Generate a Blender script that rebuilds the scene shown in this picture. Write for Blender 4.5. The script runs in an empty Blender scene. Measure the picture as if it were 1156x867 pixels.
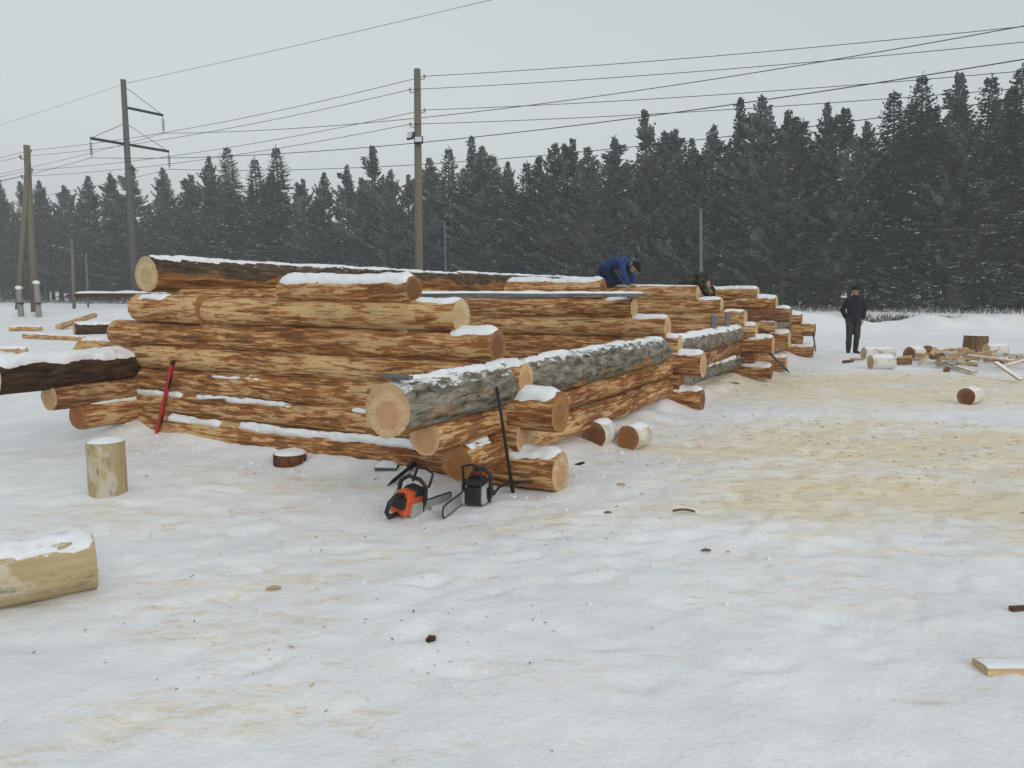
import bpy, bmesh, math, random
from mathutils import Vector, Matrix, noise as mn
R = math.radians
rnd = random.Random(7)
sc = bpy.context.scene
C = sc.collection

# ------------------------------------------------------------------ camera
FPX, PITCH, CH = 870.0, R(6.8), 1.6
cp, sp = math.cos(PITCH), math.sin(PITCH)
cam = bpy.data.cameras.new('camera'); cam.sensor_width = 36; cam.lens = 36*FPX/1156
cam.clip_start = 0.1; cam.clip_end = 3000
camo = bpy.data.objects.new('camera', cam); C.objects.link(camo)
camo.location = (0, 0, CH); camo.rotation_euler = (R(90)-PITCH, 0, 0)
sc.camera = camo

def ray(px, py):
    x = (px-578)/FPX; y = -(py-433.5)/FPX
    return Vector((x, cp+y*sp, -sp+y*cp))
def at_z(px, py, z=0.0):
    d = ray(px, py); t = (z-CH)/d.z
    return Vector((d.x*t, d.y*t, z))
def at_y(px, py, Y):
    d = ray(px, py); t = Y/d.y
    return Vector((d.x*t, Y, CH+d.z*t))
def line_t(px, P, d, z):
    k = (px-578)/FPX
    # X = k*(Y*cp-(z-CH)*sp)
    return (k*(P.y*cp-(z-CH)*sp)-P.x)/(d.x-k*d.y*cp)
def line_tz(px, py, P, d):
    z = 1.0
    for _ in range(25):
        t = line_t(px, P, d, z); q = P+d*t
        r_ = ray(px, py); z = CH+r_.z*q.y/r_.y
    return t, z

# ------------------------------------------------------------------ helpers
def tag(o, label=None, cat=None, group=None, kind=None):
    if label: o['label'] = label
    if cat: o['category'] = cat
    if group: o['group'] = group
    if kind: o['kind'] = kind
    return o
def empty(name, loc=(0, 0, 0), rz=0.0):
    o = bpy.data.objects.new(name, None); C.objects.link(o)
    o.location = loc; o.rotation_euler = (0, 0, rz); o.empty_display_size = .2
    return o

class MB:
    def __init__(s): s.v = []; s.f = []; s.m = []
    def add(s, vs, fs, mi=0):
        b = len(s.v); s.v += [tuple(v) for v in vs]
        s.f += [tuple(i+b for i in f) for f in fs]; s.m += [mi]*len(fs)
    def box(s, c, d, rot=None, mi=0, taper=1.0):
        c = Vector(c); hx, hy, hz = d[0]/2, d[1]/2, d[2]/2
        vs = []
        for z in (-hz, hz):
            k = 1 if z < 0 else taper
            for x, y in ((-hx, -hy), (hx, -hy), (hx, hy), (-hx, hy)):
                p = Vector((x*k, y*k, z))
                if rot: p = rot @ p
                vs.append(c+p)
        s.add(vs, [(3, 2, 1, 0), (4, 5, 6, 7), (0, 1, 5, 4), (1, 2, 6, 5), (2, 3, 7, 6), (3, 0, 4, 7)], mi)
    def tube(s, pts, rad, n=10, mi=0, caps=True, sx=1.0, sy=1.0, up=None, closed=False):
        pts = [Vector(p) for p in pts]; N = len(pts)
        if not hasattr(rad, '__len__'): rad = [rad]*N
        vs = []; prev = None
        for i, p in enumerate(pts):
            if closed: t = pts[(i+1) % N]-pts[i-1]
            else: t = (pts[min(i+1, N-1)]-pts[max(i-1, 0)])
            t.normalize()
            if prev is None:
                u = Vector(up) if up else (Vector((0, 0, 1)) if abs(t.z) < .9 else Vector((0, 1, 0)))
            else: u = prev
            a = (u-t*u.dot(t)).normalized(); prev = a; b = t.cross(a)
            for k in range(n):
                an = 2*math.pi*k/n
                vs.append(p+a*math.cos(an)*rad[i]*sx+b*math.sin(an)*rad[i]*sy)
        fs = []
        for i in range(N if closed else N-1):
            j = (i+1) % N
            for k in range(n):
                fs.append((i*n+k, i*n+(k+1) % n, j*n+(k+1) % n, j*n+k))
        if caps and not closed:
            fs.append(tuple(range(n-1, -1, -1))); fs.append(tuple((N-1)*n+k for k in range(n)))
        s.add(vs, fs, mi)
    def ball(s, c, r, n=12, m=8, mi=0):
        c = Vector(c); r = r if hasattr(r, '__len__') else (r, r, r)
        vs = [c+Vector((0, 0, -r[2]))]
        for i in range(1, m):
            ph = -math.pi/2+math.pi*i/m
            for k in range(n):
                an = 2*math.pi*k/n
                vs.append(c+Vector((r[0]*math.cos(ph)*math.cos(an), r[1]*math.cos(ph)*math.sin(an), r[2]*math.sin(ph))))
        vs.append(c+Vector((0, 0, r[2]))); fs = []
        for k in range(n): fs.append((0, 1+(k+1) % n, 1+k))
        for i in range(m-2):
            for k in range(n):
                a = 1+i*n; fs.append((a+k, a+(k+1) % n, a+n+(k+1) % n, a+n+k))
        a = 1+(m-2)*n
        for k in range(n): fs.append((a+k, a+(k+1) % n, len(vs)-1))
        s.add(vs, fs, mi)
    def build(s, name, mats, parent=None, smooth=False, bevel=0.0, remesh=0.0, fold=0.0):
        me = bpy.data.meshes.new(name); me.from_pydata(s.v, [], s.f)
        if not isinstance(mats, (list, tuple)): mats = [mats]
        for m in mats: me.materials.append(m)
        if len(mats) > 1: me.polygons.foreach_set('material_index', s.m)
        if smooth: me.polygons.foreach_set('use_smooth', [True]*len(me.polygons))
        if bevel:
            bm = bmesh.new(); bm.from_mesh(me)
            es = [e for e in bm.edges if len(e.link_faces) == 2 and e.calc_face_angle(0) > .5]
            bmesh.ops.bevel(bm, geom=es, offset=bevel, segments=2, affect='EDGES', profile=.5, clamp_overlap=True)
            bm.to_mesh(me); bm.free()
        me.update()
        o = bpy.data.objects.new(name, me); C.objects.link(o)
        if remesh:
            md = o.modifiers.new('remesh', 'REMESH'); md.mode = 'VOXEL'; md.voxel_size = remesh
            md.use_smooth_shade = True
            sm = o.modifiers.new('smooth', 'SMOOTH'); sm.factor = .5; sm.iterations = 3
            dg = bpy.context.evaluated_depsgraph_get()
            me2 = bpy.data.meshes.new_from_object(o.evaluated_get(dg))
            o.modifiers.clear(); o.data = me2
            if not me2.materials: me2.materials.append(mats[0])
            if fold:
                ns = [v.normal.copy() for v in me2.vertices]
                for v, n_ in zip(me2.vertices, ns):
                    c = v.co.copy(); v.co = c+n_*fold*(mn.noise(c*9)+.7*mn.noise(Vector((c.x*14, c.y*14, c.z*26))))
            me2.polygons.foreach_set('use_smooth', [True]*len(me2.polygons))
        if parent: o.parent = parent
        return o

# ------------------------------------------------------------------ materials
def mat(name, rough=.8, spec=.2):
    m = bpy.data.materials.new(name); m.use_nodes = True
    nt = m.node_tree; b = nt.nodes['Principled BSDF']
    b.inputs['Roughness'].default_value = rough
    b.inputs['Specular IOR Level'].default_value = spec
    return m, nt, b
def N(nt, t, **kw):
    n = nt.nodes.new(t)
    for k, v in kw.items(): setattr(n, k, v)
    return n
def L(nt, a, b): nt.links.new(a, b)
def ramp(nt, fac, stops, interp='LINEAR'):
    r = N(nt, 'ShaderNodeValToRGB'); r.color_ramp.interpolation = interp
    els = r.color_ramp.elements
    while len(els) < len(stops): els.new(.5)
    for e, (p, c) in zip(els, stops):
        e.position = p; e.color = (*c, 1) if len(c) == 3 else c
    L(nt, fac, r.inputs[0]); return r.outputs[0]
def g(v): return (v, v, v)
def coords(nt, scale, rand=True, obj=True):
    tc = N(nt, 'ShaderNodeTexCoord')
    src = tc.outputs['Object'] if obj else N(nt, 'ShaderNodeNewGeometry').outputs['Position']
    mp = N(nt, 'ShaderNodeMapping'); mp.inputs['Scale'].default_value = scale
    if rand:
        oi = N(nt, 'ShaderNodeObjectInfo')
        ml = N(nt, 'ShaderNodeMath', operation='MULTIPLY'); ml.inputs[1].default_value = 40
        L(nt, oi.outputs['Random'], ml.inputs[0])
        ad = N(nt, 'ShaderNodeVectorMath', operation='ADD')
        L(nt, src, ad.inputs[0]); L(nt, ml.outputs[0], ad.inputs[1]); src = ad.outputs[0]
    L(nt, src, mp.inputs[0]); return mp.outputs[0]
def noise(nt, vec, scale=1, detail=4, rough=.55, dist=0.0, out='Fac'):
    n = N(nt, 'ShaderNodeTexNoise'); n.inputs['Scale'].default_value = scale
    n.inputs['Detail'].default_value = detail; n.inputs['Roughness'].default_value = rough
    n.inputs['Distortion'].default_value = dist
    L(nt, vec, n.inputs['Vector']); return n.outputs[out]
def math_(nt, op, a, b=None, clamp=False):
    n = N(nt, 'ShaderNodeMath', operation=op); n.use_clamp = clamp
    for i, v in enumerate((a, b)):
        if v is None: continue
        if isinstance(v, (int, float)): n.inputs[i].default_value = v
        else: L(nt, v, n.inputs[i])
    return n.outputs[0]
def mix(nt, fac, a, b, typ='MIX'):
    n = N(nt, 'ShaderNodeMix', data_type='RGBA', blend_type=typ)
    for i, v in ((0, fac), (6, a), (7, b)):
        if isinstance(v, (int, float)): n.inputs[i].default_value = v
        elif isinstance(v, tuple): n.inputs[i].default_value = (*v, 1)
        else: L(nt, v, n.inputs[i])
    return n.outputs[2]
def bump(nt, b, h, strength=.3, dist=.01):
    n = N(nt, 'ShaderNodeBump'); n.inputs['Strength'].default_value = strength
    n.inputs['Distance'].default_value = dist
    L(nt, h, n.inputs['Height']); L(nt, n.outputs[0], b.inputs['Normal'])

def dust(nt, col, amount, scale=(9, 16, 16), thr=.5):
    """thin snow caught on the upper side of a rough surface"""
    ge = N(nt, 'ShaderNodeNewGeometry'); sx = N(nt, 'ShaderNodeSeparateXYZ'); L(nt, ge.outputs['Normal'], sx.inputs[0])
    n = noise(nt, coords(nt, scale), 1, 6, .72, .3)
    v = math_(nt, 'ADD', n, math_(nt, 'MULTIPLY', math_(nt, 'SUBTRACT', sx.outputs['Z'], .75), .42))
    f = ramp(nt, v, [(thr, g(0)), (thr+.05, g(1))])
    return mix(nt, math_(nt, 'MULTIPLY', f, amount), col, (.80, .815, .835))
def simple(name, col, rough=.7, spec=.25, var=.25, scale=6, metal=0.0):
    m, nt, b = mat(name, rough, spec)
    n = noise(nt, coords(nt, (scale,)*3), 1, 5)
    lo = tuple(c*(1-var) for c in col); hi = tuple(min(1, c*(1+var)) for c in col)
    L(nt, ramp(nt, n, [(.3, lo), (.7, hi)]), b.inputs['Base Color'])
    b.inputs['Metallic'].default_value = metal
    return m

CREAM = (.64, .43, .21); ORANGE = (.43, .175, .052); BROWN = (.13, .056, .024); DARK = (.05, .027, .015)
def peeled(name, shift, cream=CREAM, orange=ORANGE, brown=BROWN, sx=1.0):
    """debarked pine: pale sapwood showing in long streaks through orange-brown bast"""
    m, nt, b = mat(name, .75, .2)
    base = coords(nt, (1, 1, 1))
    def sc_(v):
        mp = N(nt, 'ShaderNodeMapping'); mp.inputs['Scale'].default_value = v; L(nt, base, mp.inputs[0]); return mp.outputs[0]
    st = noise(nt, sc_((3.0*sx, 42, 42)), 1, 6, .66, .3)
    md = noise(nt, sc_((1.9*sx, 15, 15)), 1, 4, .6, .5)
    pa = noise(nt, sc_((.8*sx, 2.6, 2.6)), 1, 3, .5, .6)
    fi = noise(nt, sc_((9*sx, 85, 85)), 1, 4, .7, .3)
    cen = lambda n, k: math_(nt, 'MULTIPLY', math_(nt, 'SUBTRACT', n, .5), k)
    v = math_(nt, 'ADD', st, cen(pa, .48))
    v = math_(nt, 'ADD', v, cen(md, .50))
    v = math_(nt, 'ADD', v, cen(fi, .38))
    fl = N(nt, 'ShaderNodeTexVoronoi'); fl.inputs['Scale'].default_value = 1; fl.inputs['Randomness'].default_value = 1
    wv = N(nt, 'ShaderNodeVectorMath', operation='ADD'); L(nt, sc_((5.5*sx, 34, 34)), wv.inputs[0]); L(nt, noise(nt, sc_((4*sx, 14, 14)), 1, 3, .6, 0, 'Color'), wv.inputs[1]); L(nt, wv.outputs[0], fl.inputs['Vector'])
    sp_ = N(nt, 'ShaderNodeSeparateColor'); L(nt, fl.outputs['Color'], sp_.inputs[0])
    v = math_(nt, 'ADD', v, cen(sp_.outputs[0], .24))
    v = math_(nt, 'ADD', v, shift)
    c2 = tuple(a*.82+o*.18 for a, o in zip(cream, orange))
    col = ramp(nt, v, [(.36, cream), (.485, c2), (.50, orange), (.62, tuple(.6*o+.4*w for o, w in zip(orange, brown))), (.74, brown)])
    # thin dark drying cracks and scraped bast edges
    cr = noise(nt, sc_((2.2*sx, 44, 44)), 1, 4, .7, .8)
    crm = ramp(nt, cr, [(.585, g(0)), (.64, g(1))])
    col = mix(nt, math_(nt, 'MULTIPLY', crm, .85), col, tuple(c*.75 for c in brown))
    bl = noise(nt, sc_((1.3, 1.8, 1.8)), 1, 3)
    col = mix(nt, math_(nt, 'MULTIPLY', ramp(nt, bl, [(.5, g(0)), (.72, g(1))]), .40), col, tuple(c*.55 for c in orange))
    gy = noise(nt, sc_((2.5, 6, 6)), 1, 5, .7)
    col = mix(nt, math_(nt, 'MULTIPLY', ramp(nt, gy, [(.52, g(0)), (.7, g(1))]), .35), col, (.20, .165, .13))
    # greyed knots
    vo = N(nt, 'ShaderNodeTexVoronoi'); vo.inputs['Scale'].default_value = 1; L(nt, sc_((1.5, 3.2, 3.2)), vo.inputs['Vector'])
    kn = ramp(nt, vo.outputs['Distance'], [(.08, g(1)), (.15, g(0))])
    col = mix(nt, math_(nt, 'MULTIPLY', kn, .6), col, (.16, .085, .04))
    col = dust(nt, col, .9, (5, 12, 12), .66)
    L(nt, col, b.inputs['Base Color'])
    h = math_(nt, 'SUBTRACT', v, math_(nt, 'MULTIPLY', crm, .5))
    bump(nt, b, h, .55, .02)
    return m
def bark(name, dark, light, orange, lowmix, thr=.5, snowy=0):
    """bark with fissured plates; the underside has lost its bark on some logs"""
    m, nt, b = mat(name, .9, .1)
    base = coords(nt, (1, 1, 1))
    def sc_(v):
        mp = N(nt, 'ShaderNodeMapping'); mp.inputs['Scale'].default_value = v; L(nt, base, mp.inputs[0]); return mp.outputs[0]
    pl = noise(nt, sc_((5, 21, 21)), 1, 6, .72, .35)
    bg = noise(nt, sc_((1.5, 4, 4)), 1, 3)
    col = ramp(nt, pl, [(.36, dark), (.5, tuple((a+b_)/2 for a, b_ in zip(dark, light))), (.62, light)])
    om = math_(nt, 'ADD', bg, 0)
    tc = N(nt, 'ShaderNodeTexCoord'); sx = N(nt, 'ShaderNodeSeparateXYZ'); L(nt, tc.outputs['Object'], sx.inputs[0])
    om = math_(nt, 'SUBTRACT', om, math_(nt, 'MULTIPLY', sx.outputs['Z'], lowmix))
    st = noise(nt, sc_((2, 18, 18)), 1, 5, .65, .5)
    om = math_(nt, 'ADD', om, math_(nt, 'MULTIPLY', math_(nt, 'SUBTRACT', st, .5), .6))
    omm = ramp(nt, om, [(thr, g(0)), (thr+.07, g(1))])
    oc = ramp(nt, st, [(.38, tuple(c*1.9 for c in orange)), (.52, orange), (.65, tuple(c*.35 for c in orange))])
    col = mix(nt, omm, col, oc)
    if snowy: col = dust(nt, col, .95, (8, 17, 17), snowy)
    L(nt, col, b.inputs['Base Color'])
    bump(nt, b, pl, .9, .03)
    return m
def endgrain(name, c_out, c_in, c_ring):
    m, nt, b = mat(name, .8, .15)
    tc = N(nt, 'ShaderNodeTexCoord')
    mp = N(nt, 'ShaderNodeMapping'); mp.inputs['Scale'].default_value = (0, 1, 1); L(nt, tc.outputs['Object'], mp.inputs[0])
    nz = noise(nt, mp.outputs[0], 9, 2, .5, 0, 'Color')
    off = N(nt, 'ShaderNodeVectorMath', operation='SCALE'); off.inputs['Scale'].default_value = .035; L(nt, nz, off.inputs[0])
    ad = N(nt, 'ShaderNodeVectorMath', operation='ADD'); L(nt, mp.outputs[0], ad.inputs[0]); L(nt, off.outputs[0], ad.inputs[1])
    oi = N(nt, 'ShaderNodeObjectInfo'); wn = N(nt, 'ShaderNodeTexWhiteNoise', noise_dimensions='1D'); L(nt, oi.outputs['Random'], wn.inputs['W'])
    po = N(nt, 'ShaderNodeVectorMath', operation='SUBTRACT'); L(nt, wn.outputs['Color'], po.inputs[0]); po.inputs[1].default_value = (.5, .5, .5)
    ps = N(nt, 'ShaderNodeVectorMath', operation='MULTIPLY'); L(nt, po.outputs[0], ps.inputs[0]); ps.inputs[1].default_value = (0, .045, .045)
    a2 = N(nt, 'ShaderNodeVectorMath', operation='ADD'); L(nt, ad.outputs[0], a2.inputs[0]); L(nt, ps.outputs[0], a2.inputs[1]); ad = a2
    ln = N(nt, 'ShaderNodeVectorMath', operation='LENGTH'); L(nt, ad.outputs[0], ln.inputs[0])
    r = ln.outputs['Value']
    nrm = N(nt, 'ShaderNodeVectorMath', operation='NORMALIZE'); L(nt, ad.outputs[0], nrm.inputs[0])
    a3 = N(nt, 'ShaderNodeVectorMath', operation='ADD'); L(nt, nrm.outputs[0], a3.inputs[0]); L(nt, wn.outputs['Color'], a3.inputs[1])
    ck = noise(nt, a3.outputs[0], 2.6, 2, .5); ckw = math_(nt, 'ABSOLUTE', math_(nt, 'SUBTRACT', ck, .5))
    ckm = math_(nt, 'MULTIPLY', ramp(nt, ckw, [(.005, g(1)), (.014, g(0))]), ramp(nt, r, [(.015, g(0)), (.05, g(1))]))
    rot = N(nt, 'ShaderNodeVectorRotate', rotation_type='X_AXIS'); L(nt, tc.outputs['Object'], rot.inputs['Vector']); L(nt, math_(nt, 'MULTIPLY', oi.outputs['Random'], 9.0), rot.inputs['Angle'])
    sw = N(nt, 'ShaderNodeMapping'); sw.inputs['Scale'].default_value = (1, 4, 120); L(nt, rot.outputs[0], sw.inputs[0])
    saw = noise(nt, sw.outputs[0], 1, 2, .5)
    w = math_(nt, 'SINE', math_(nt, 'MULTIPLY', r, 560))
    w = math_(nt, 'ADD', math_(nt, 'MULTIPLY', w, .5), .5)
    col = ramp(nt, r, [(.0, tuple(c*.72 for c in c_in)), (.02, c_in), (.085, c_in), (.11, c_out), (.145, c_out), (.17, tuple(c*.8 for c in c_out))])
    col = mix(nt, math_(nt, 'MULTIPLY', w, .30), col, c_ring)
    sm = noise(nt, coords(nt, (5, 5, 30)), 1, 4, .6)
    col = mix(nt, math_(nt, 'MULTIPLY', ramp(nt, sm, [(.45, g(0)), (.7, g(1))]), .35), col, tuple(c*.6 for c in c_in))
    col = mix(nt, math_(nt, 'MULTIPLY', ramp(nt, saw, [(.42, g(0)), (.62, g(1))]), .22), col, tuple(c*.55 for c in c_in))
    col = mix(nt, math_(nt, 'MULTIPLY', ckm, .38), col, tuple(c*.22 for c in c_in))
    L(nt, col, b.inputs['Base Color']); bump(nt, b, math_(nt, 'ADD', sm, saw), .35, .008)
    return m

M = {}
M['pale'] = peeled('peeled_pale', -.03)
M['mid'] = peeled('peeled_mid', .015)
M['dark'] = peeled('peeled_dark', .05)
M['red'] = peeled('peeled_red', .085, (.55, .34, .155), (.29, .128, .052), (.12, .052, .024))
M['grey_bark'] = bark('grey_bark', (.055, .046, .035), (.33, .30, .24), (.33, .18, .08), 1.3, .64, .53)
M['dark_bark'] = bark('dark_bark', (.026, .017, .011), (.10, .06, .035), (.19, .085, .036), .5, .70, .60)
M['mixed_bark'] = bark('mixed_bark', (.038, .028, .020), (.155, .11, .07), (.31, .145, .055), 2.2, .47, .60)
M['end_fresh'] = endgrain('end_fresh', (.66, .46, .27), (.56, .33, .17), (.44, .25, .12))
M['end_cream'] = endgrain('end_cream', (.66, .52, .30), (.55, .40, .21), (.46, .31, .15))
M['end_orange'] = endgrain('end_orange', (.40, .205, .085), (.33, .15, .055), (.24, .10, .035))
M['end_brown'] = endgrain('end_brown', (.33, .185, .09), (.22, .10, .045), (.15, .065, .025))
def snow_mat():
    m, nt, b = mat('snow', .6, .25)
    n = noise(nt, coords(nt, (14, 14, 14)), 1, 6, .65)
    L(nt, ramp(nt, n, [(.25, (.74, .76, .785)), (.7, (.86, .87, .885))]), b.inputs['Base Color'])
    b.inputs['Subsurface Weight'].default_value = 0
    bump(nt, b, n, .5, .02); return m
M['snow'] = snow_mat()

# ------------------------------------------------------------------ layout of the log walls
ANG = R(28.2)
b_ = Vector((math.sin(ANG), math.cos(ANG), 0)); a_ = Vector((math.cos(ANG), -math.sin(ANG), 0))
def flat(v): return Vector((v.x, v.y, 0))
A0 = flat(at_z(633, 533, .16)); D0 = flat(at_z(793, 452, .16)); E0 = flat(at_z(871, 420, .16))
F0 = flat(at_z(888, 411, .16)); G0 = flat(at_z(918, 396, .16))
B0 = flat(at_z(515, 521, .33)); C0 = flat(at_z(87, 470, .33))

def seg_d(p, q0, q1):
    d = q1-q0; t = max(0, min(1, (p-q0).dot(d)/d.length_squared)); return (p-q0-d*t).length
def inter(P, d, Q, e):
    den = d.x*e.y-d.y*e.x; w = Q-P
    return P+d*((w.x*e.y-w.y*e.x)/den)
AB = inter(A0, a_, B0, b_); AC = inter(A0, a_, C0, b_)
BG = inter(G0, a_, B0, b_); CG = inter(G0, a_, C0, b_)
MOUNDS = [(AC-a_*.6, A0-a_*1.3, .13, .32), (AB+b_*.9, BG, .13, .30), (AC, CG, .15, .4),
          (D0-a_*1.0, D0-a_*.3, .04, .3)]
PITS = [(flat(at_z(470, 580)), .3)]
def fbm(x, y, s, o=3):
    v = 0; a = 1
    for i in range(o):
        v += a*mn.noise(Vector((x*s, y*s, 3.7*i+s))); s *= 2.1; a *= .5
    return v
def ground_h(x, y):
    p = Vector((x, y, 0))
    h = .035*fbm(x, y, .45, 2)
    r = math.hypot(x, y)
    k = 1.0/(1+max(0, r-10)*.08)
    h += k*(.013*fbm(x, y, 2.0, 2)+.012*mn.noise(Vector((x*6.5, y*6.5, 1.3)))+(.010*abs(mn.noise(Vector((x*11, y*11, 2.3)))) if r < 16 else 0))
    # trodden hollows
    t = mn.noise(Vector((x*3.1+9, y*3.1, 8.0)))
    if t > .2: h -= k*.05*(t-.2)
    for q in PR.get((int(math.floor(x/.4)), int(math.floor(y/.4))), ()):
        dx, dy = x-q[0], y-q[1]; u = (dx*q[2]+dy*q[3])/(.155*q[5]); v = (-dx*q[3]+dy*q[2])/(.06*q[5]); d2 = u*u+v*v
        if d2 < 4: h += q[4]*(-math.exp(-(d2*1.1)**2)+.38*math.exp(-((math.sqrt(d2)-1.25)/.25)**2))
    for q0, q1, hh, w in MOUNDS:
        d = seg_d(p, q0, q1)
        if d < 3*w: h += hh*math.exp(-(d/w)**2)*(1+.45*mn.noise(Vector((x*2.2, y*2.2, 5))))
    # ploughed snow bank behind the yard on the right
    if x > 3 and 20 < y < 48:
        cy = 31-.10*(x-10); w = 2.2
        amp = .62+.48*mn.noise(Vector((x*.30+1.2, 2.2, 0)))+.2*mn.noise(Vector((x*.9, 5.1, y*.3)))
        h += max(0, min(1, (x-3)/4))*amp*math.exp(-((y-cy)/w)**2)
        h += .09*fbm(x, y, .8, 3)*math.exp(-((y-cy)/(2*w))**2)
    # low bank behind the yard on the left
    if x < -6 and 36 < y < 60:
        amp = .55+.5*mn.noise(Vector((x*.23+7.7, 1.2, 0)))
        h += amp*math.exp(-((y-47)/2.6)**2)*max(0, min(1, (-6-x)/3))
    return h
PR = {}
_pr = random.Random(3)
def add_prints():
    for w in range(46):
        x, y = _pr.uniform(-5, 9), _pr.uniform(2.2, 13); an = _pr.uniform(0, 6.28)
        for k in range(_pr.randint(5, 14)):
            an += _pr.uniform(-.25, .25); x += math.cos(an)*.62; y += math.sin(an)*.62
            sx = .09*(1 if k % 2 else -1); q = (x-math.sin(an)*sx, y+math.cos(an)*sx, math.cos(an), math.sin(an), _pr.uniform(.010, .024), _pr.uniform(.9, 1.15))
            for i in range(-1, 2):
                for j in range(-1, 2): PR.setdefault((int(math.floor(q[0]/.4))+i, int(math.floor(q[1]/.4))+j), []).append(q)
add_prints()
def on_ground(px, py):
    p = at_z(px, py, 0)
    for _ in range(4): p = at_z(px, py, ground_h(p.x, p.y))
    return p

def ground():
    xs = [0.0]; 
    while xs[-1] < 420:
        x = xs[-1]; xs.append(x+max(.05, .0085*x*1.0 if x < 40 else .05*x))
    xs = [-x for x in xs[:0:-1]]+xs
    ys = [-60, -40, -25, -15, -9, -5, -3, -1.5, -.5, .3]; y = .9
    while y < 420:
        ys.append(y); y += max(.036, .0075*y) if y < 50 else .06*y
    nx = len(xs); vs = []
    for y in ys:
        far = y > 75 or y < -2
        for x in xs:
            vs.append((x, y, 0.0 if far or abs(x) > 95 else ground_h(x, y)))
    fs = [(j*nx+i, j*nx+i+1, (j+1)*nx+i+1, (j+1)*nx+i) for j in range(len(ys)-1) for i in range(nx-1)]
    mb = MB(); mb.v = vs; mb.f = fs; mb.m = [0]*len(fs)
    m, nt, b = mat('ground_snow', .6, .25)
    pos = coords(nt, (1, 1, 1), rand=False, obj=False)
    def sc_(v):
        mp = N(nt, 'ShaderNodeMapping'); mp.inputs['Scale'].default_value = v; L(nt, pos, mp.inputs[0]); return mp.outputs[0]
    n1 = noise(nt, sc_((1.1, 1.1, 1.1)), 1, 6, .6)
    col = ramp(nt, n1, [(.3, (.775, .78, .79)), (.65, (.855, .857, .862))])
    def blob(px, py, rx, ry, rot=0.0):
        c = at_z(px, py)
        sub = N(nt, 'ShaderNodeVectorMath', operation='SUBTRACT'); L(nt, pos, sub.inputs[0]); sub.inputs[1].default_value = (c.x, c.y, 0)
        mp = N(nt, 'ShaderNodeMapping', vector_type='TEXTURE'); mp.inputs['Rotation'].default_value = (0, 0, rot)
        mp.inputs['Scale'].default_value = (rx, ry, 1e4)
        L(nt, sub.outputs[0], mp.inputs[0])
        ln = N(nt, 'ShaderNodeVectorMath', operation='LENGTH'); L(nt, mp.outputs[0], ln.inputs[0])
        mr = N(nt, 'ShaderNodeMapRange', interpolation_type='SMOOTHSTEP'); mr.inputs[1].default_value = 1.25; mr.inputs[2].default_value = .25
        L(nt, ln.outputs['Value'], mr.inputs[0]); return mr.outputs[0]
    blobs = [blob(1000, 437, 6.2, 3.4, .1), blob(1070, 510, 4.4, 2.8), blob(990, 560, 2.4, 1.6), blob(880, 505, 1.8, 1.6), blob(1180, 585, 1.8, 1.4)]
    weak = [blob(380, 545, 1.6, .55), blob(250, 585, 2.0, 1.0), blob(330, 680, 1.4, .9), blob(560, 590, .9, .5), blob(250, 790, 1.0, .5), blob(1000, 640, 1.6, .9)]
    s = blobs[0]
    for q in blobs[1:]: s = math_(nt, 'MAXIMUM', s, q)
    w = weak[0]
    for q in weak[1:]: w = math_(nt, 'MAXIMUM', w, q)
    s = math_(nt, 'MAXIMUM', s, math_(nt, 'MULTIPLY', w, .36))
    s = math_(nt, 'MAXIMUM', s, .13)
    big = noise(nt, sc_((.55, 1.5, 1)), 1, 6, .68, .5)
    fine = noise(nt, sc_((4.5, 11, 9)), 1, 8, .74, .5)
    speck = noise(nt, sc_((70, 70, 70)), 1, 3, .6)
    v = math_(nt, 'ADD', math_(nt, 'MULTIPLY', s, .68), math_(nt, 'MULTIPLY', math_(nt, 'SUBTRACT', big, .5), 1.5))
    v = math_(nt, 'ADD', v, math_(nt, 'MULTIPLY', math_(nt, 'SUBTRACT', fine, .5), 1.5))
    v = math_(nt, 'ADD', v, math_(nt, 'MULTIPLY', math_(nt, 'SUBTRACT', speck, .5), .55))
    sd = ramp(nt, v, [(.20, g(0)), (.42, g(.45)), (.72, g(1))])
    sc2 = ramp(nt, fine, [(.33, (.80, .69, .47)), (.52, (.76, .63, .40)), (.62, (.66, .48, .26)), (.68, (.46, .30, .13))])
    col = mix(nt, math_(nt, 'MULTIPLY', sd, .85), col, sc2)
    # a greyer, trodden tint in patches
    tr = noise(nt, sc_((.55, .8, .55)), 1, 5, .6)
    col = mix(nt, math_(nt, 'MULTIPLY', ramp(nt, tr, [(.48, g(0)), (.68, g(1))]), .28), col, (.60, .62, .63))
    L(nt, col, b.inputs['Base Color'])
    hb = math_(nt, 'ADD', noise(nt, sc_((6, 6, 6)), 1, 6, .65), math_(nt, 'MULTIPLY', noise(nt, sc_((45, 45, 45)), 1, 3, .6), .22))
    bump(nt, b, hb, .5, .045)
    o = mb.build('snow_ground', m, smooth=True); o['kind'] = 'structure'
    return o
ground()

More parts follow.
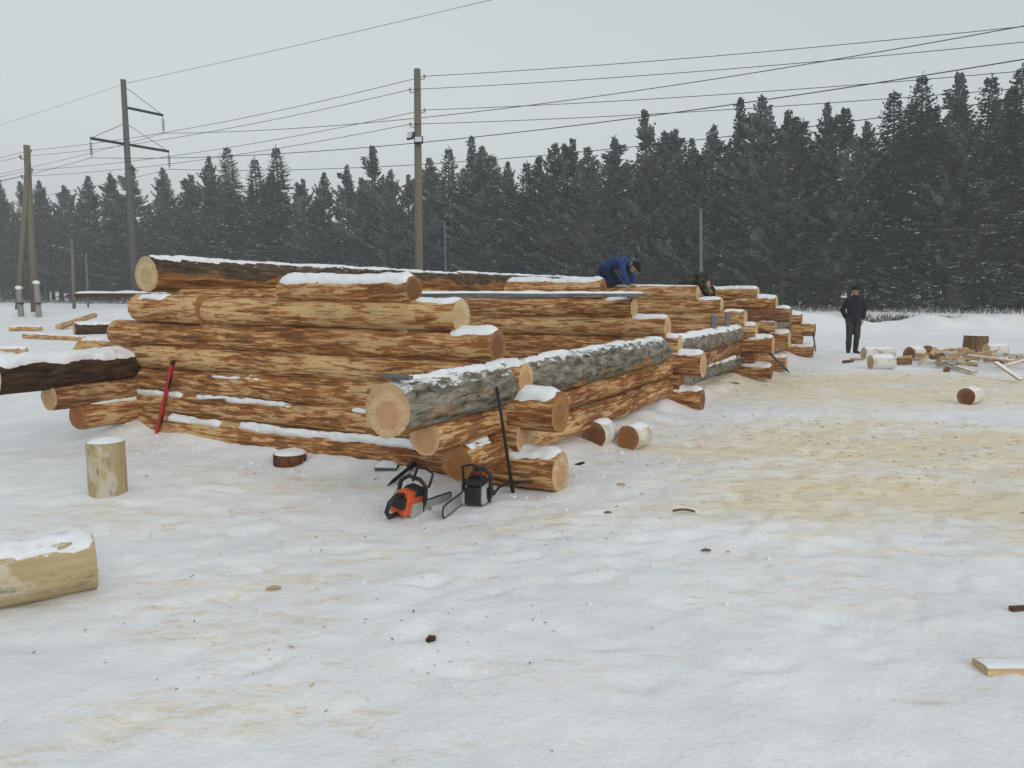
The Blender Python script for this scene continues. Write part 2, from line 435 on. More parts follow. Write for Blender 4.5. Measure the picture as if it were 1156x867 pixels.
# ------------------------------------------------------------------ logs
def log_basis(P0, P1):
    x = (P1-P0).normalized(); z = Vector((0, 0, 1)) if abs(x.z) < .9 else Vector((0, -1, 0))
    z = (z-x*z.dot(x)).normalized(); y = z.cross(x)
    return Matrix(((x.x, y.x, z.x, P0.x), (x.y, y.y, z.y, P0.y), (x.z, y.z, z.z, P0.z), (0, 0, 0, 1)))
class LogShape:
    def __init__(s, Ln, r0, r1, seed, rough=.05, flare=0.0):
        s.L, s.r0, s.r1, s.seed, s.rough, s.flare = Ln, r0, r1, seed, rough, flare
        rr = random.Random(seed)
        s.bend = [rr.uniform(-.012, .012)*min(Ln, 4) for _ in range(2)]
        s.knots = [(rr.uniform(.15, Ln), rr.uniform(0, 6.28), rr.uniform(.35, .8)) for _ in range(int(Ln*4))]
    def rad(s, x, th):
        t = x/s.L; r = s.r0*(1-t)+s.r1*t
        c, sn = math.cos(th), math.sin(th)
        k = 1+s.rough*mn.noise(Vector((x*1.1+s.seed, c*1.2, sn*1.2+s.seed*.7)))
        k += s.rough*.55*mn.noise(Vector((x*4+s.seed, c*5, sn*5)))
        k += s.rough*.35*mn.noise(Vector((x*6+s.seed, c*13, sn*13)))
        for kx, kt, ka in s.knots:
            dx = abs(x-kx)
            if dx < .12:
                dt = abs((th-kt+math.pi) % (2*math.pi)-math.pi)*r
                d2 = (dx*dx+dt*dt)/.0022
                if d2 < 6: k += ka*.09*math.exp(-d2)
        if s.flare: k += s.flare*math.exp(-x/.25)
        return r*k
    def off(s, x):
        q = math.sin(math.pi*x/s.L); return s.bend[0]*q, s.bend[1]*q*.4
    def pt(s, x, th, extra=0.0):
        r = s.rad(x, th)+extra; oy, oz = s.off(x)
        return (x, oy+r*math.sin(th), oz+r*math.cos(th))

LOGN = [0]
def make_log(P0, P1, r0, r1, mt, label, group=None, e0='end_fresh', e1='end_fresh', snow=(), seg=36, step=.06,
             name='log', cat='log', rough=.09, flare=0.0, tilt0=0.0, tilt1=0.0):
    LOGN[0] += 1; seed = LOGN[0]*1.37
    P0 = Vector(P0); P1 = Vector(P1); Ln = (P1-P0).length
    S = LogShape(Ln, r0, r1, seed, rough, flare)
    nx = max(3, int(Ln/step)+1); mb = MB(); vs = []
    def xx(i, th):
        x = Ln*i/(nx-1)
        if i == 0: x += tilt0*r0*math.cos(th)
        if i == nx-1: x += tilt1*r1*math.cos(th)
        return x
    for i in range(nx):
        for k in range(seg):
            th = 2*math.pi*k/seg; p = S.pt(Ln*i/(nx-1), th); vs.append((xx(i, th), p[1], p[2]))
    fs = [(i*seg+k, (i+1)*seg+k, (i+1)*seg+(k+1) % seg, i*seg+(k+1) % seg) for i in range(nx-1) for k in range(seg)]
    mb.add(vs, fs)
    o = mb.build(name, M[mt], smooth=True); o.matrix_world = log_basis(P0, P1)
    tag(o, label, cat, group)
    for which, e in ((0, e0), (1, e1)):
        if not e: continue
        em = MB(); i = 0 if which == 0 else nx-1; x0 = 0 if which == 0 else Ln
        s_ = -1 if which == 0 else 1
        ring = vs[i*seg:(i+1)*seg]; cy = sum(v[1] for v in ring)/seg; cz = sum(v[2] for v in ring)/seg
        pv = []
        for q in (1.0, .93, .6, .3):
            for v in ring:
                x = x0+(v[0]-x0)*q+s_*(0 if q == 1 else (.002 if q > .9 else .0035)+.002*mn.noise(Vector((v[1]*20, v[2]*20*q, seed))))
                pv.append((x, cy+(v[1]-cy)*q, cz+(v[2]-cz)*q))
        pv.append((x0+s_*.003, cy, cz)); ff = []
        for q in range(3):
            for k in range(seg):
                k2 = (k+1) % seg; f = (q*seg+k, q*seg+k2, (q+1)*seg+k2, (q+1)*seg+k); ff.append(f if which == 0 else f[::-1])
        for k in range(seg):
            f = (3*seg+k, 3*seg+(k+1) % seg, 4*seg); ff.append(f if which == 0 else f[::-1])
        em.add(pv, ff); em.build('cut_end', M[e], o)
    if snow:
        for (x0, x1, thc, hw, T, brk) in snow:
            sm = MB()
            x0 = max(0.0, x0); x1 = min(Ln, x1)
            T *= .82
            if x1-x0 < .05: continue
            n = max(4, int((x1-x0)/.035)); mth = 15; pv = []
            for i in range(n+1):
                x = x0+(x1-x0)*i/n; ed = min(1, min(i, n-i)*(x1-x0)/n/.05)
                for k in range(mth+1):
                    u = -1+2*k/mth
                    wob = 1+.30*mn.noise(Vector((x*4, 2+seed, u)))+.15*mn.noise(Vector((x*17, seed, u)))
                    th = thc+hw*u*wob
                    prof = 1-abs(u)**3.0
                    nz = mn.noise(Vector((x*3.2+seed, th*2.2, 1.5)))+.8*mn.noise(Vector((x*10+seed, th*6, 4.5)))+.4*mn.noise(Vector((x*27+seed, th*14, 2.5)))
                    t = T*(prof*(1+.35*nz)*(.15+.85*ed)-.22)-brk*T*max(0, -nz*1.3+.1)*2-T*.55*abs(u)**2*(1+mn.noise(Vector((x*15+seed, th*3, 9.5)))*1.6)*.5
                    t = max(t, -.03)
                    p = S.pt(x, th, t); pv.append(p)
            ff = [(i*(mth+1)+k, (i+1)*(mth+1)+k, (i+1)*(mth+1)+k+1, i*(mth+1)+k+1) for i in range(n) for k in range(mth)]
            sm.add(pv, ff); sm.build('snow_cap', M['snow'], o, smooth=True)
    return o

# wall A (nearest cross wall, faces the camera): px of left end, right end (px,py), radius left/right
def wall_log(P, d, left, right, r0, r1, mt, label, group, z=None, e0='end_cream', e1='end_fresh', **kw):
    """left/right: (px,py) or a signed metre position t along the line"""
    if isinstance(right, tuple): t1, z1 = line_tz(right[0], right[1], P, d)
    else: t1, z1 = right, z
    if z is not None: z1 = z
    if isinstance(left, tuple):
        t0 = line_t(left[0], P, d, z1); z0 = z1
    else: t0, z0 = left, z1
    p0 = P+d*t0; p1 = P+d*t1; r0 = r0*.95
    sn = kw.pop('snow_r', None); Ln = t1-t0; s = list(kw.pop('snow', []))
    if sn: s.append((Ln-sn[0], Ln, 0.0, sn[1], sn[2], sn[3] if len(sn) > 3 else .2))
    return make_log((p0.x, p0.y, z0), (p1.x, p1.y, z1), r0, r1, mt, label, group, e0, e1, snow=s, **kw)

tC = (AC-A0).dot(a_)      # where the left wall crosses wall A
GA = 'logs of the near wall'
wall_log(A0, a_, tC-.12, (633, 533), .165, .16, 'mid', 'lowest log of the near wall with a long snow strip along its upper side', GA,
         e1='end_fresh', snow=[(.7, 1.5, -.72, .30, .05, .25), (1.75, 4.0, -.72, .30, .07, .12)], snow_r=(.55, .95, .06, .1), flare=.06)
wall_log(A0, a_, tC-.25, (592, 494), .155, .14, 'mid', 'second lowest log of the near wall, with a broken snow line', GA, z=.413,
         snow=[(.2, 1.05, -.8, .26, .045, .3), (1.25, 2.6, -.8, .24, .045, .35), (3.3, 3.6, -.7, .2, .035, .4)], snow_r=(.12, .5, .02))
wall_log(A0, a_, tC-.3, (633, 467), .15, .165, 'dark', 'third log up in the near wall, thick rust coloured right end under snow', GA, z=.645, e1='end_orange',
         snow=[(1.5, 2.2, -.9, .12, .02, .6)], snow_r=(.5, 1.0, .05, .1), flare=0)
wall_log(A0, a_, (97, 388), (594, 428), .165, .125, 'pale', 'fourth log up in the near wall, pale, its small end on the grey bark log', GA, z=.90, snow_r=(.3, .8, .035, .3),
         snow=[(.0, .8, 0, .6, .04, .3)])
wall_log(A0, a_, (134, 374), (562, 392), .15, .14, 'mid', 'fifth log up in the near wall with brown sawn end and snow', GA, z=1.15, e1='end_brown', snow_r=(.42, .95, .045, .1))
wall_log(A0, a_, (231, 343), (521, 357), .135, .14, 'pale', 'sixth log up in the near wall carrying the front end of the long plank', GA, z=1.40, e1='end_cream', snow_r=(.45, .8, .035, .2))
wall_log(A0-b_*.05, a_, (157, 348), (232, 344), .15, .145, 'pale', 'short pale log end tucked beneath the big top log at the left corner', GA, z=1.43, e1='end_orange',
         snow=[(0.1, .55, -.5, .5, .03, .3)])
wall_log(A0-b_*.03, a_, (322, 323), (467, 322), .125, .12, 'mid', 'short top log of the near wall under a thick snow cap', GA, z=1.615, e1='end_brown', snow=[(0, 3, -.2, .95, .055, .0)])

# left side wall C
GC = 'logs of the left side wall'
tA_C = (AC-C0).dot(b_)
def tC_at(px, z): return line_t(px, C0, b_, z)
wall_log(C0, b_, 0.0, tA_C+4.2, .145, .15, 'dark', 'lowest log sticking out at the left corner with snow strip and round end', GC, z=.33, e0='end_orange', e1='end_fresh',
         snow=[(.1, .75, -.35, .45, .045, .1)])
wall_log(C0, b_, (55, 450), tA_C+4.6, .14, .14, 'red', 'peeled log beneath the dark snowy log at the left corner', GC, z=.56, e0='end_fresh')
wall_log(C0, b_, (-10, 434), tA_C-.06, .175, .14, 'dark_bark', 'dark barked log under thick snow reaching out of the left corner', GC, z=.80, e0='end_cream', e1=None,
         snow=[(0, 3, .12, 1.05, .10, .0)], rough=.09)
tT, zT = line_tz(165, 310, C0, b_)
tT2 = tC_at(516, zT)
for i, z in enumerate((1.05, 1.30, 1.54)):
    wall_log(C0, b_, tA_C+.5, tT2-.3, .15, .14, ('mid', 'pale', 'mid')[i], 'log of the left side wall behind the near wall, %s below the top log' % ('third', 'second', 'directly')[i], GC, z=z)
print('top log', tT, zT, tA_C, 'AC', AC, 'AB', AB)
wall_log(C0, b_, tT, tT2, .205, .15, 'mixed_bark', 'big half barked top log with pale round end at the upper left corner', GC, z=zT, e0='end_cream', snow=[(.05, 9, .15, .75, .03, .25)], rough=.07)
tT3 = tC_at(694, zT)
wall_log(C0, b_, tT2+.02, tT3, .175, .16, 'mixed_bark', 'second top log in line behind the big one, thin snow on it', GC, z=zT+.01, e0='end_orange', e1='end_brown', snow=[(0, 9, .1, .7, .03, .25)], rough=.06)

# right hand side wall B
GB = 'logs of the long side wall'
tD_B = (inter(D0, a_, B0, b_)-B0).dot(b_); tE_B = (inter(E0, a_, B0, b_)-B0).dot(b_)
tF_B = (inter(F0, a_, B0, b_)-B0).dot(b_); tG_B = (inter(G0, a_, B0, b_)-B0).dot(b_)
wall_log(B0, b_, 0.0, tD_B+.05, .145, .122, 'mid', 'lowest log of the side wall with an orange end behind the chainsaws', GB, z=.325, e0='end_orange', snow=[(.06, .40, -.35, .5, .045, .5)])
wall_log(B0, b_, (479, 494), tD_B+.1, .138, .122, 'dark', 'peeled log directly beneath the grey barked log at the near corner', GB, z=.585, e0='end_fresh')
wall_log(B0, b_, (437, 465), (743, 393), .195, .17, 'grey_bark', 'thick grey barked log with fresh pale end and snow at the near corner', GB, z=.835, e0='end_fresh',
         snow=[(.04, 9, -.0, .50, .030, 1.0)], rough=.09)
wall_log(B0, b_, tD_B+.1, tE_B+.1, .15, .14, 'grey_bark', 'snowy rough barked lowest log of the side wall beyond the second corner', GB, z=.33, rough=.08, snow=[(.5, 9, -.6, .5, .04, .5)])
wall_log(B0, b_, tD_B+.12, tE_B+.15, .15, .14, 'red', 'brown peeled middle log of the side wall beyond the second corner', GB, z=.58)
wall_log(B0, b_, tD_B-.05, (838, 383), .165, .15, 'grey_bark', 'grey barked log with two iron wedges standing on it', GB, z=.835, snow=[(.0, 9, -.1, .8, .045, .25)], rough=.08)
wall_log(B0, b_, tE_B+.2, tF_B+.1, .14, .14, 'mid', 'short lower log of the side wall past the third corner', GB, z=.33)
wall_log(B0, b_, tE_B+.2, tF_B+.1, .14, .14, 'dark', 'short middle log of the side wall past the third corner', GB, z=.58)
wall_log(B0, b_, tF_B+.1, tG_B+.1, .14, .14, 'dark', 'lowest log of the side wall next to the farthest corner', GB, z=.33)
wall_log(B0, b_, tF_B+.1, tG_B+.1, .14, .14, 'mid', 'middle log of the side wall next to the farthest corner', GB, z=.58)
wall_log(B0, b_, tF_B+.05, tG_B+.2, .16, .15, 'grey_bark', 'grey barked snowy log of the side wall near the farthest corner', GB, z=.84, snow=[(0, 9, -.1, .85, .06, .05)], rough=.08)

def cross(P, grp, ords, specs, tl):
    for (rt, z, r, mt, e, sn), nm in zip(specs, ords):
        left = tl if not isinstance(rt, list) else rt[1]
        right = rt if not isinstance(rt, list) else rt[0]
        wall_log(P, a_, left, right, r, r, mt, nm, grp, z=z, e0='end_cream', e1=e, seg=28, step=.08, snow_r=sn)
tl = -(4.9)
GD = 'logs of the second cross wall'
cross(D0, GD, ['lowest log of the second cross wall, its snowy flared end lying low', 'second log up in the second cross wall with short dark end',
               'third log up in the second cross wall with thick round snowy end', 'fourth log up in the second cross wall, short stub under snow',
               'fifth log up in the second cross wall, long pale log', 'sixth log up in the second cross wall carrying the far end of the plank',
               'short top log of the second cross wall in front of the blue worker'],
      [((793, 452), .16, .15, 'dark', 'end_brown', (.75, .95, .06)), ((769, 432), .39, .135, 'red', 'end_orange', None),
       ((794, 411), .645, .165, 'dark', 'end_fresh', (.62, .85, .05)), ((768, 391), .88, .135, 'mid', 'end_cream', (.5, .85, .05)),
       ((754, 370), 1.12, .15, 'pale', 'end_fresh', (.5, .8, .05)), ((716, 347), 1.385, .14, 'mid', 'end_cream', (.4, .8, .05)),
       ([(681, 326), (574, 326)], 1.64, .14, 'mid', 'end_brown', (9, .85, .05))], tl)
GE = 'logs of the third cross wall'
cross(E0, GE, ['lowest log of the third cross wall, mostly under snow', 'second log up in the third cross wall with short brown stub', 'third log up in the third cross wall, snowy dark end',
               'fourth log up in the third cross wall, short end beside the wedges', 'fifth log up in the third cross wall behind the iron wedges', 'sixth log up in the third cross wall below the crouching worker',
               'top log of the third cross wall, between the two bent workers'],
      [((871, 421), .16, .13, 'dark', 'end_brown', (.7, 1.1, .07)), ((853, 402), .40, .13, 'red', 'end_orange', (.3, .7, .03)),
       ((873, 388), .64, .16, 'dark', 'end_fresh', (.45, .9, .06)), ((854, 371), .89, .14, 'mid', 'end_cream', (.3, .9, .05)),
       ((842, 357), 1.12, .15, 'pale', 'end_cream', (.4, .8, .04)), ((815, 344), 1.345, .14, 'pale', 'end_cream', (.45, .8, .05)),
       ((788, 330), 1.57, .15, 'mid', 'end_cream', (3, .5, .02, .5))], tl)
GF = 'logs of the fourth cross wall'
cross(F0, GF, ['lowest log of the fourth cross wall with pale slab end and leaning rod', 'second log up in the fourth cross wall', 'third log up in the fourth cross wall with wide snowy end',
               'fourth log up in the fourth cross wall, short snow capped stub', 'fifth log up in the fourth cross wall, longest at the top steps', 'sixth log up in the fourth cross wall, snow along its whole top',
               'snow capped top log of the fourth cross wall right of the camouflaged worker'],
      [((888, 411), .17, .15, 'dark', 'end_cream', (.4, .9, .06)), ((874, 398), .41, .13, 'mid', 'end_orange', (.3, .8, .05)),
       ((891, 384), .66, .16, 'dark', 'end_cream', (.4, .9, .07)), ((876, 370), .90, .14, 'mid', 'end_fresh', (.35, .9, .06)),
       ((893, 354), 1.15, .15, 'red', 'end_orange', (.4, .8, .05)), ((877, 342), 1.36, .15, 'dark', 'end_cream', (1.0, .95, .07)),
       ((856, 333), 1.56, .13, 'dark', 'end_cream', (1.4, .9, .06))], tl)
GG = 'logs of the farthest cross wall'
cross(G0, GG, ['lowest log of the farthest cross wall', 'second log up in the farthest cross wall, short', 'third log up in the farthest cross wall, reaching farthest right', 'top stub of the farthest cross wall'],
      [((918, 396), .16, .15, 'dark', 'end_brown', (.6, .95, .06)), ((906, 385), .42, .14, 'mid', 'end_orange', (.4, .8, .05)),
       ((920, 374), .68, .16, 'mid', 'end_brown', (.5, .8, .04)), ((905, 363), .93, .14, 'mid', 'end_orange', (.35, .8, .05))], tl)

# ------------------------------------------------------------------ planks and boards
def wood(name, dark, light, sx=2, sy=30):
    m, nt, b = mat(name, .8, .15)
    n = noise(nt, coords(nt, (sx, sy, sy)), 1, 5, .65, .4)
    L(nt, ramp(nt, n, [(.32, dark), (.68, light)]), b.inputs['Base Color']); bump(nt, b, n, .4, .006)
    return m
M['grey_board'] = wood('weathered_board', (.06, .058, .055), (.20, .195, .185))
M['dark_board'] = wood('dark_board', (.05, .032, .022), (.16, .095, .06))
M['new_board'] = wood('new_board', (.42, .27, .13), (.66, .48, .28))
M['slab'] = wood('split_wood', (.40, .25, .12), (.66, .48, .27), 3, 26)
M['stub'] = wood('old_wood', (.09, .05, .025), (.26, .15, .07), 3, 26)
M['pole_wood'] = wood('pole_wood', (.10, .092, .065), (.22, .20, .145), 1, 40)
M['pole_dark'] = wood('old_pole', (.075, .075, .07), (.15, .15, .14), 1, 30)
M['pole_grey'] = wood('pole_concrete', (.19, .19, .185), (.30, .30, .29), 8, 8)
def board(P0, P1, w, h, mt, label, cat='plank', group=None, snow=0.0, name='plank', jag=0.0):
    P0 = Vector(P0); P1 = Vector(P1); Ln = (P1-P0).length
    mb = MB(); n = max(2, int(Ln/.15)); sd = P0.x*7+P0.y
    vs = []
    for i in range(n+1):
        x = Ln*i/n; dz = .006*mn.noise(Vector((x*.8, sd, 0))); ww = w*(1+jag*mn.noise(Vector((x*6, sd, 2))))
        for y, z in ((-ww/2, -h/2), (ww/2, -h/2), (ww/2, h/2), (-ww/2, h/2)): vs.append((x+(jag*.3*mn.noise(Vector((y*40, z*30, i))) if i in (0, n) else 0), y, z+dz))
    fs = [(i*4+k, (i+1)*4+k, (i+1)*4+(k+1) % 4, i*4+(k+1) % 4) for i in range(n) for k in range(4)]+[(0, 1, 2, 3), tuple(n*4+k for k in (3, 2, 1, 0))]
    mb.add(vs, fs); o = mb.build(name, M[mt]); o.matrix_world = log_basis(P0, P1); tag(o, label, cat, group)
    if snow:
        sm = MB(); n = max(4, int(Ln/.04)); pv = []; K = 7
        for i in range(n+1):
            x = Ln*i/n; e = min(1, min(i, n-i)*Ln/n/.03)
            for k in range(K+1):
                u = -1+2*k/K; y = w/2*u*(.98)
                t = snow*((1-abs(u)**4)*(.4+.6*e)*(1+.5*mn.noise(Vector((x*3+sd, y*5, 1))))-.15)
                pv.append((x, y, h/2+t))
        sm.add(pv, [(i*(K+1)+k, (i+1)*(K+1)+k, (i+1)*(K+1)+k+1, i*(K+1)+k+1) for i in range(n) for k in range(K)])
        sm.build('snow_cap', M['snow'], o, smooth=True)
    return o
tp, zp = line_tz(436, 339, A0, a_); p0 = A0+a_*tp-b_*.12
tq, zq = line_tz(719, 334.5, D0, a_); q0 = D0+a_*tq+b_*.1
board((p0.x, p0.y, 1.565), (q0.x, q0.y, 1.56), .2, .045, 'grey_board', 'long grey plank dusted with snow bridging the two cross walls', snow=.03)
pp = A0+a_*(tC+.35)+b_*.75
tb, zb = line_tz(92, 332, AC+b_*1.0, a_)
pb0 = AC+b_*1.0+a_*tb; pb1 = AC+b_*1.0+a_*.02
board((pb0.x, pb0.y, zb-.015), (pb1.x, pb1.y, zb-.015), .22, .055, 'dark_board', 'dark snow topped board jutting out left beneath the big top log', snow=.03)

# small pieces near the corner
tg = line_t(452, B0, b_, 1.0); pg = B0+b_*tg
ob = board((pg.x-.10, pg.y-.05, 1.055), (pg.x+.08, pg.y-.14, 1.045), .085, .022, 'grey_board', 'small dark wood offcut on the snowy grey barked log', 'offcut', name='wood_offcut')
p = on_ground(438, 534)
board((p.x-.1, p.y+.02, p.z+.03), (p.x+.09, p.y, p.z+.03), .14, .06, 'grey_board', 'grey board offcut with snow lying near the orange chainsaw', 'offcut', name='wood_offcut', snow=.05)

# ------------------------------------------------------------------ rounds and blocks
def aspen():
    m, nt, b = mat('aspen_wood', .8, .15)
    f = noise(nt, coords(nt, (3, 30, 30)), 1, 5, .65, .2); w_ = noise(nt, coords(nt, (2.5, 5, 5)), 1, 4, .6, .3)
    col = ramp(nt, f, [(.3, (.36, .275, .145)), (.7, (.50, .40, .225))])
    col = mix(nt, math_(nt, 'MULTIPLY', ramp(nt, w_, [(.50, g(0)), (.56, g(1))]), .8), col, (.55, .51, .41))
    gr = noise(nt, coords(nt, (7, 12, 12)), 1, 5, .7, .4)
    col = mix(nt, math_(nt, 'MULTIPLY', ramp(nt, gr, [(.58, g(0)), (.66, g(1))]), .7), col, (.16, .145, .11))
    col = dust(nt, col, .9, (12, 18, 18), .56)
    L(nt, col, b.inputs['Base Color']); bump(nt, b, math_(nt, 'ADD', f, gr), .5, .012); return m
M['aspen'] = aspen()
def birch():
    m, nt, b = mat('birch_bark', .7, .2)
    base = coords(nt, (1, 1, 1))
    mp = N(nt, 'ShaderNodeMapping'); mp.inputs['Scale'].default_value = (22, 5, 5); L(nt, base, mp.inputs[0])
    n = noise(nt, mp.outputs[0], 1, 4, .6, .4)
    mp2 = N(nt, 'ShaderNodeMapping'); mp2.inputs['Scale'].default_value = (5, 3, 3); L(nt, base, mp2.inputs[0])
    n2 = noise(nt, mp2.outputs[0], 1, 4)
    col = ramp(nt, n2, [(.35, (.42, .33, .24)), (.5, (.64, .61, .55)), (.7, (.7, .69, .66))])
    col = mix(nt, ramp(nt, n, [(.62, g(0)), (.68, g(1))]), col, (.05, .045, .04))
    L(nt, col, b.inputs['Base Color']); return m
M['birch'] = birch()
M['bark_stump'] = bark('stump_bark', (.03, .017, .01), (.20, .085, .045), (.42, .26, .12), .0, .57)
def round_log(pxL, pxR, py, r, mt, label, e0, e1, yaw, snow=0.0, cat='log round', group=None, name='log_round', zoff=0.0):
    """a short cut round lying on the snow, axis at angle yaw from +X"""
    p = on_ground((pxL+pxR)/2, py); Ln = (pxR-pxL)/FPX*p.y
    d = Vector((math.cos(yaw), math.sin(yaw), 0))
    return round_at(p+Vector((0, 0, zoff)), d, Ln, r, mt, label, e0, e1, snow, cat, group, name)
def round_at(p, d, Ln, r, mt, label, e0, e1, snow=0.0, cat='log round', group=None, name='log_round'):
    c = Vector((p.x, p.y, p.z+r-.015))
    return make_log(c-d*Ln/2, c+d*Ln/2, r, r*.97, mt, label, group, e0, e1, snow=[(0, Ln, 0, .9, snow, .1)] if snow else (), seg=32, step=.035, name=name, cat=cat, rough=.05)
GR = 'birch rounds beside the side wall'
fwd = Vector((.55, .83, 0)).normalized()
pA = on_ground(668, 505); round_at(pA+Vector((.10, .15, 0)), fwd, .28, .135, 'birch', 'left one of two birch rounds beside the side wall', 'end_brown', 'end_fresh', .03, group=GR)
pB = on_ground(706, 508); round_at(pB+Vector((.12, .15, 0)), Vector((.62, .78, 0)), .30, .128, 'birch', 'right one of two birch rounds beside the side wall', 'end_orange', 'end_fresh', .025, group=GR)
# upright block on the left, lying log bottom left, low stump slab
def upright(px, pyb, h, r, mt, label, etop, snow=0.0, lean=0.0, cat='chopping block', name='wood_block', r1=None):
    p = on_ground(px, pyb)+Vector((0, r*.75, -.015))
    o = make_log(p, p+Vector((lean, 0, h)), r, r1 or r, mt, label, None, etop, etop, seg=32, step=.04, name=name, cat=cat, rough=.07)
    if snow:
        sm = MB(); K = 24; S = 5; vs = [(h+snow, 0, 0)]
        for s_ in range(1, S+1):
            q = s_/S
            for k in range(K):
                an = 2*math.pi*k/K; rr = r*q*.98*(1+.05*mn.noise(Vector((an*1.5, px, q))))
                vs.append((h+.004+snow*max(0, (1-q**4))*(1+.5*mn.noise(Vector((math.cos(an)*q*2, math.sin(an)*q*2, px)))), rr*math.sin(an), rr*math.cos(an)))
        fs = [(0, 1+k, 1+(k+1) % K) for k in range(K)]
        for s_ in range(S-1):
            for k in range(K): fs.append((1+s_*K+k, 1+(s_+1)*K+k, 1+(s_+1)*K+(k+1) % K, 1+s_*K+(k+1) % K))
        sm.add(vs, fs); sm.build('snow_cap', M['snow'], o, smooth=True)
    return o
upright(115, 561, .43, .137, 'aspen', 'pale upright wood block with thin snow standing alone in the left yard', 'end_cream', .025)
upright(324, 527, .115, .15, 'bark_stump', 'low dark stump slab with snowy top in front of the near wall', 'end_brown', .035, cat='stump', name='stump_slab')
pl0 = at_z(-14, 668, .16); pl1 = at_z(106, 632, .145)
def big_short():
    b2 = Vector((pl1.x, pl1.y, .145)); d = Vector((math.cos(R(35)), math.sin(R(35)), .01)); a = b2-d*.60
    return make_log(a, b2, .155, .15, 'aspen', 'snow topped pale log lying at the left edge nearest the camera', None, 'end_cream', 'end_cream', snow=[(-.1, 2, .12, 1.10, .045, .40)], seg=48, step=.03, name='log_round', cat='log', rough=.035)
big_short()

# right side firewood yard
round_log(974, 1008, 405, .145, 'birch', 'pale round lying behind another in the sawdust', 'end_cream', 'end_cream', .05, .03)
round_log(982, 1008, 416.5, .15, 'birch', 'front one of a pair of pale rounds lying sideways in the sawdust', 'end_cream', 'end_fresh', .03, .05)
fv = lambda t: Vector((math.sin(t), math.cos(t), 0))
def round_face(px, py, r, Ln, ang, mt, label, e, snow=.0, group=None):
    p = on_ground(px, py); d = fv(ang); return round_at(p+d*Ln/2, d, Ln, r, mt, label, e, 'end_fresh', snow, group=group)
round_face(1026, 407, .165, .42, R(62), 'birch', 'single round left of the firewood heap, half snowy end', 'end_brown', .03)
round_face(1047, 404, .16, .35, R(40), 'birch', 'round with dark end at the back left of the firewood heap', 'end_brown', .03)
round_face(1058, 406, .13, .4, R(50), 'birch', 'smaller round in front at the left of the firewood heap', 'end_orange', .03)
round_face(1090, 456.5, .125, .30, R(55), 'birch', 'lone round facing the camera on the sawdust at right', 'end_brown', .03)
upright(1107, 402, .52, .30, 'stub', 'broad upright chopping stump behind the firewood heap', 'end_fresh', .02, cat='stump', name='chopping_stump', r1=.27)
round_log(1112, 1134, 408, .16, 'birch', 'pale round lying right of the chopping stump', 'end_cream', 'end_fresh', .0, .03, zoff=.1)
GW = 'split firewood in the heap'
def split(p, d, Ln, w, mt, label, tilt=0.0, snow=0.0):
    r_ = w/2; mb = MB(); n = 5; K = 7; vs = []
    sd = rnd.random()*50; d = Vector((d.x, d.y, tilt)).normalized()
    roll = rnd.uniform(-1.2, 1.2)
    for i in range(n+1):
        x = Ln*i/n
        for k in range(K):
            an = roll+math.pi*(.25+1.0*k/(K-1)) if k < K-1 else None
            if an is None: y, z = 0.0, -r_*.2
            else: y, z = r_*math.cos(an), r_*math.sin(an)
            kk = 1+.18*mn.noise(Vector((x*5, y*9, sd)))
            vs.append((x, y*kk, z*kk))
    fs = [(i*K+k, (i+1)*K+k, (i+1)*K+(k+1) % K, i*K+(k+1) % K) for i in range(n) for k in range(K)]
    fs += [tuple(range(K)), tuple(n*K+k for k in range(K-1, -1, -1))]
    mb.add(vs, fs); o = mb.build('firewood_piece', M[mt]); q = Vector(p); o.matrix_world = log_basis(q-d*Ln/2, q+d*Ln/2)
    tag(o, label, 'firewood', GW); return o
pc = on_ground(1108, 413)
for i in range(58):
    u = rnd.gauss(0, 1); x = pc.x+u*.95-.15; y = pc.y+rnd.gauss(0, .55)+.2
    lay = max(0, .30-abs(u)*.14)*rnd.random()
    an = rnd.uniform(0, 6.28)
    p = Vector((x, y, ground_h(x, y)+.05+lay))
    split(p, Vector((math.cos(an), math.sin(an), 0)), rnd.uniform(.22, .55), rnd.uniform(.05, .15), rnd.choice(['slab', 'slab', 'slab', 'slab', 'birch', 'stub']),
          'split piece of firewood lying in the loose heap near the chopping stump', rnd.uniform(-.35, .35))
for (x0, y0, x1, y1, z0, z1, nm) in ((1092, 401, 1140, 407, .28, .22, 'long pale lath lying across the firewood heap'), (1124, 409, 1153, 429, .3, .03, 'pale board leaning off the right side of the firewood heap'),
                         (1130, 414, 1170, 403, .1, .22, 'pale board at the far right of the firewood heap'), (1100, 420, 1062, 408, .05, .06, 'short pale board at the left front of the firewood heap')):
    q0 = at_z(x0, y0, z0); q1 = at_z(x1, y1, z1); board(q0, q1, .11, .035, 'new_board', nm, 'board', name='board', snow=.01)
for (px, py, s, nm) in ((1069, 420, .12, 'small dark wood chunk in front of the firewood heap'), (487, 724, .034, 'small dark bark chunk alone in the middle of the snow')):
    p = on_ground(px, py); mb = MB()
    mb.box((0, 0, 0), (s*1.3, s*.8, s), Matrix.Rotation(.5, 3, 'Y') @ Matrix.Rotation(.7, 3, 'Z'), taper=.75)
    o = mb.build('bark_chunk', M['stub' if s > .1 else 'dark_bark'], bevel=s*.12); o.location = p+Vector((0, 0, s*.35)); tag(o, nm, 'wood chunk')
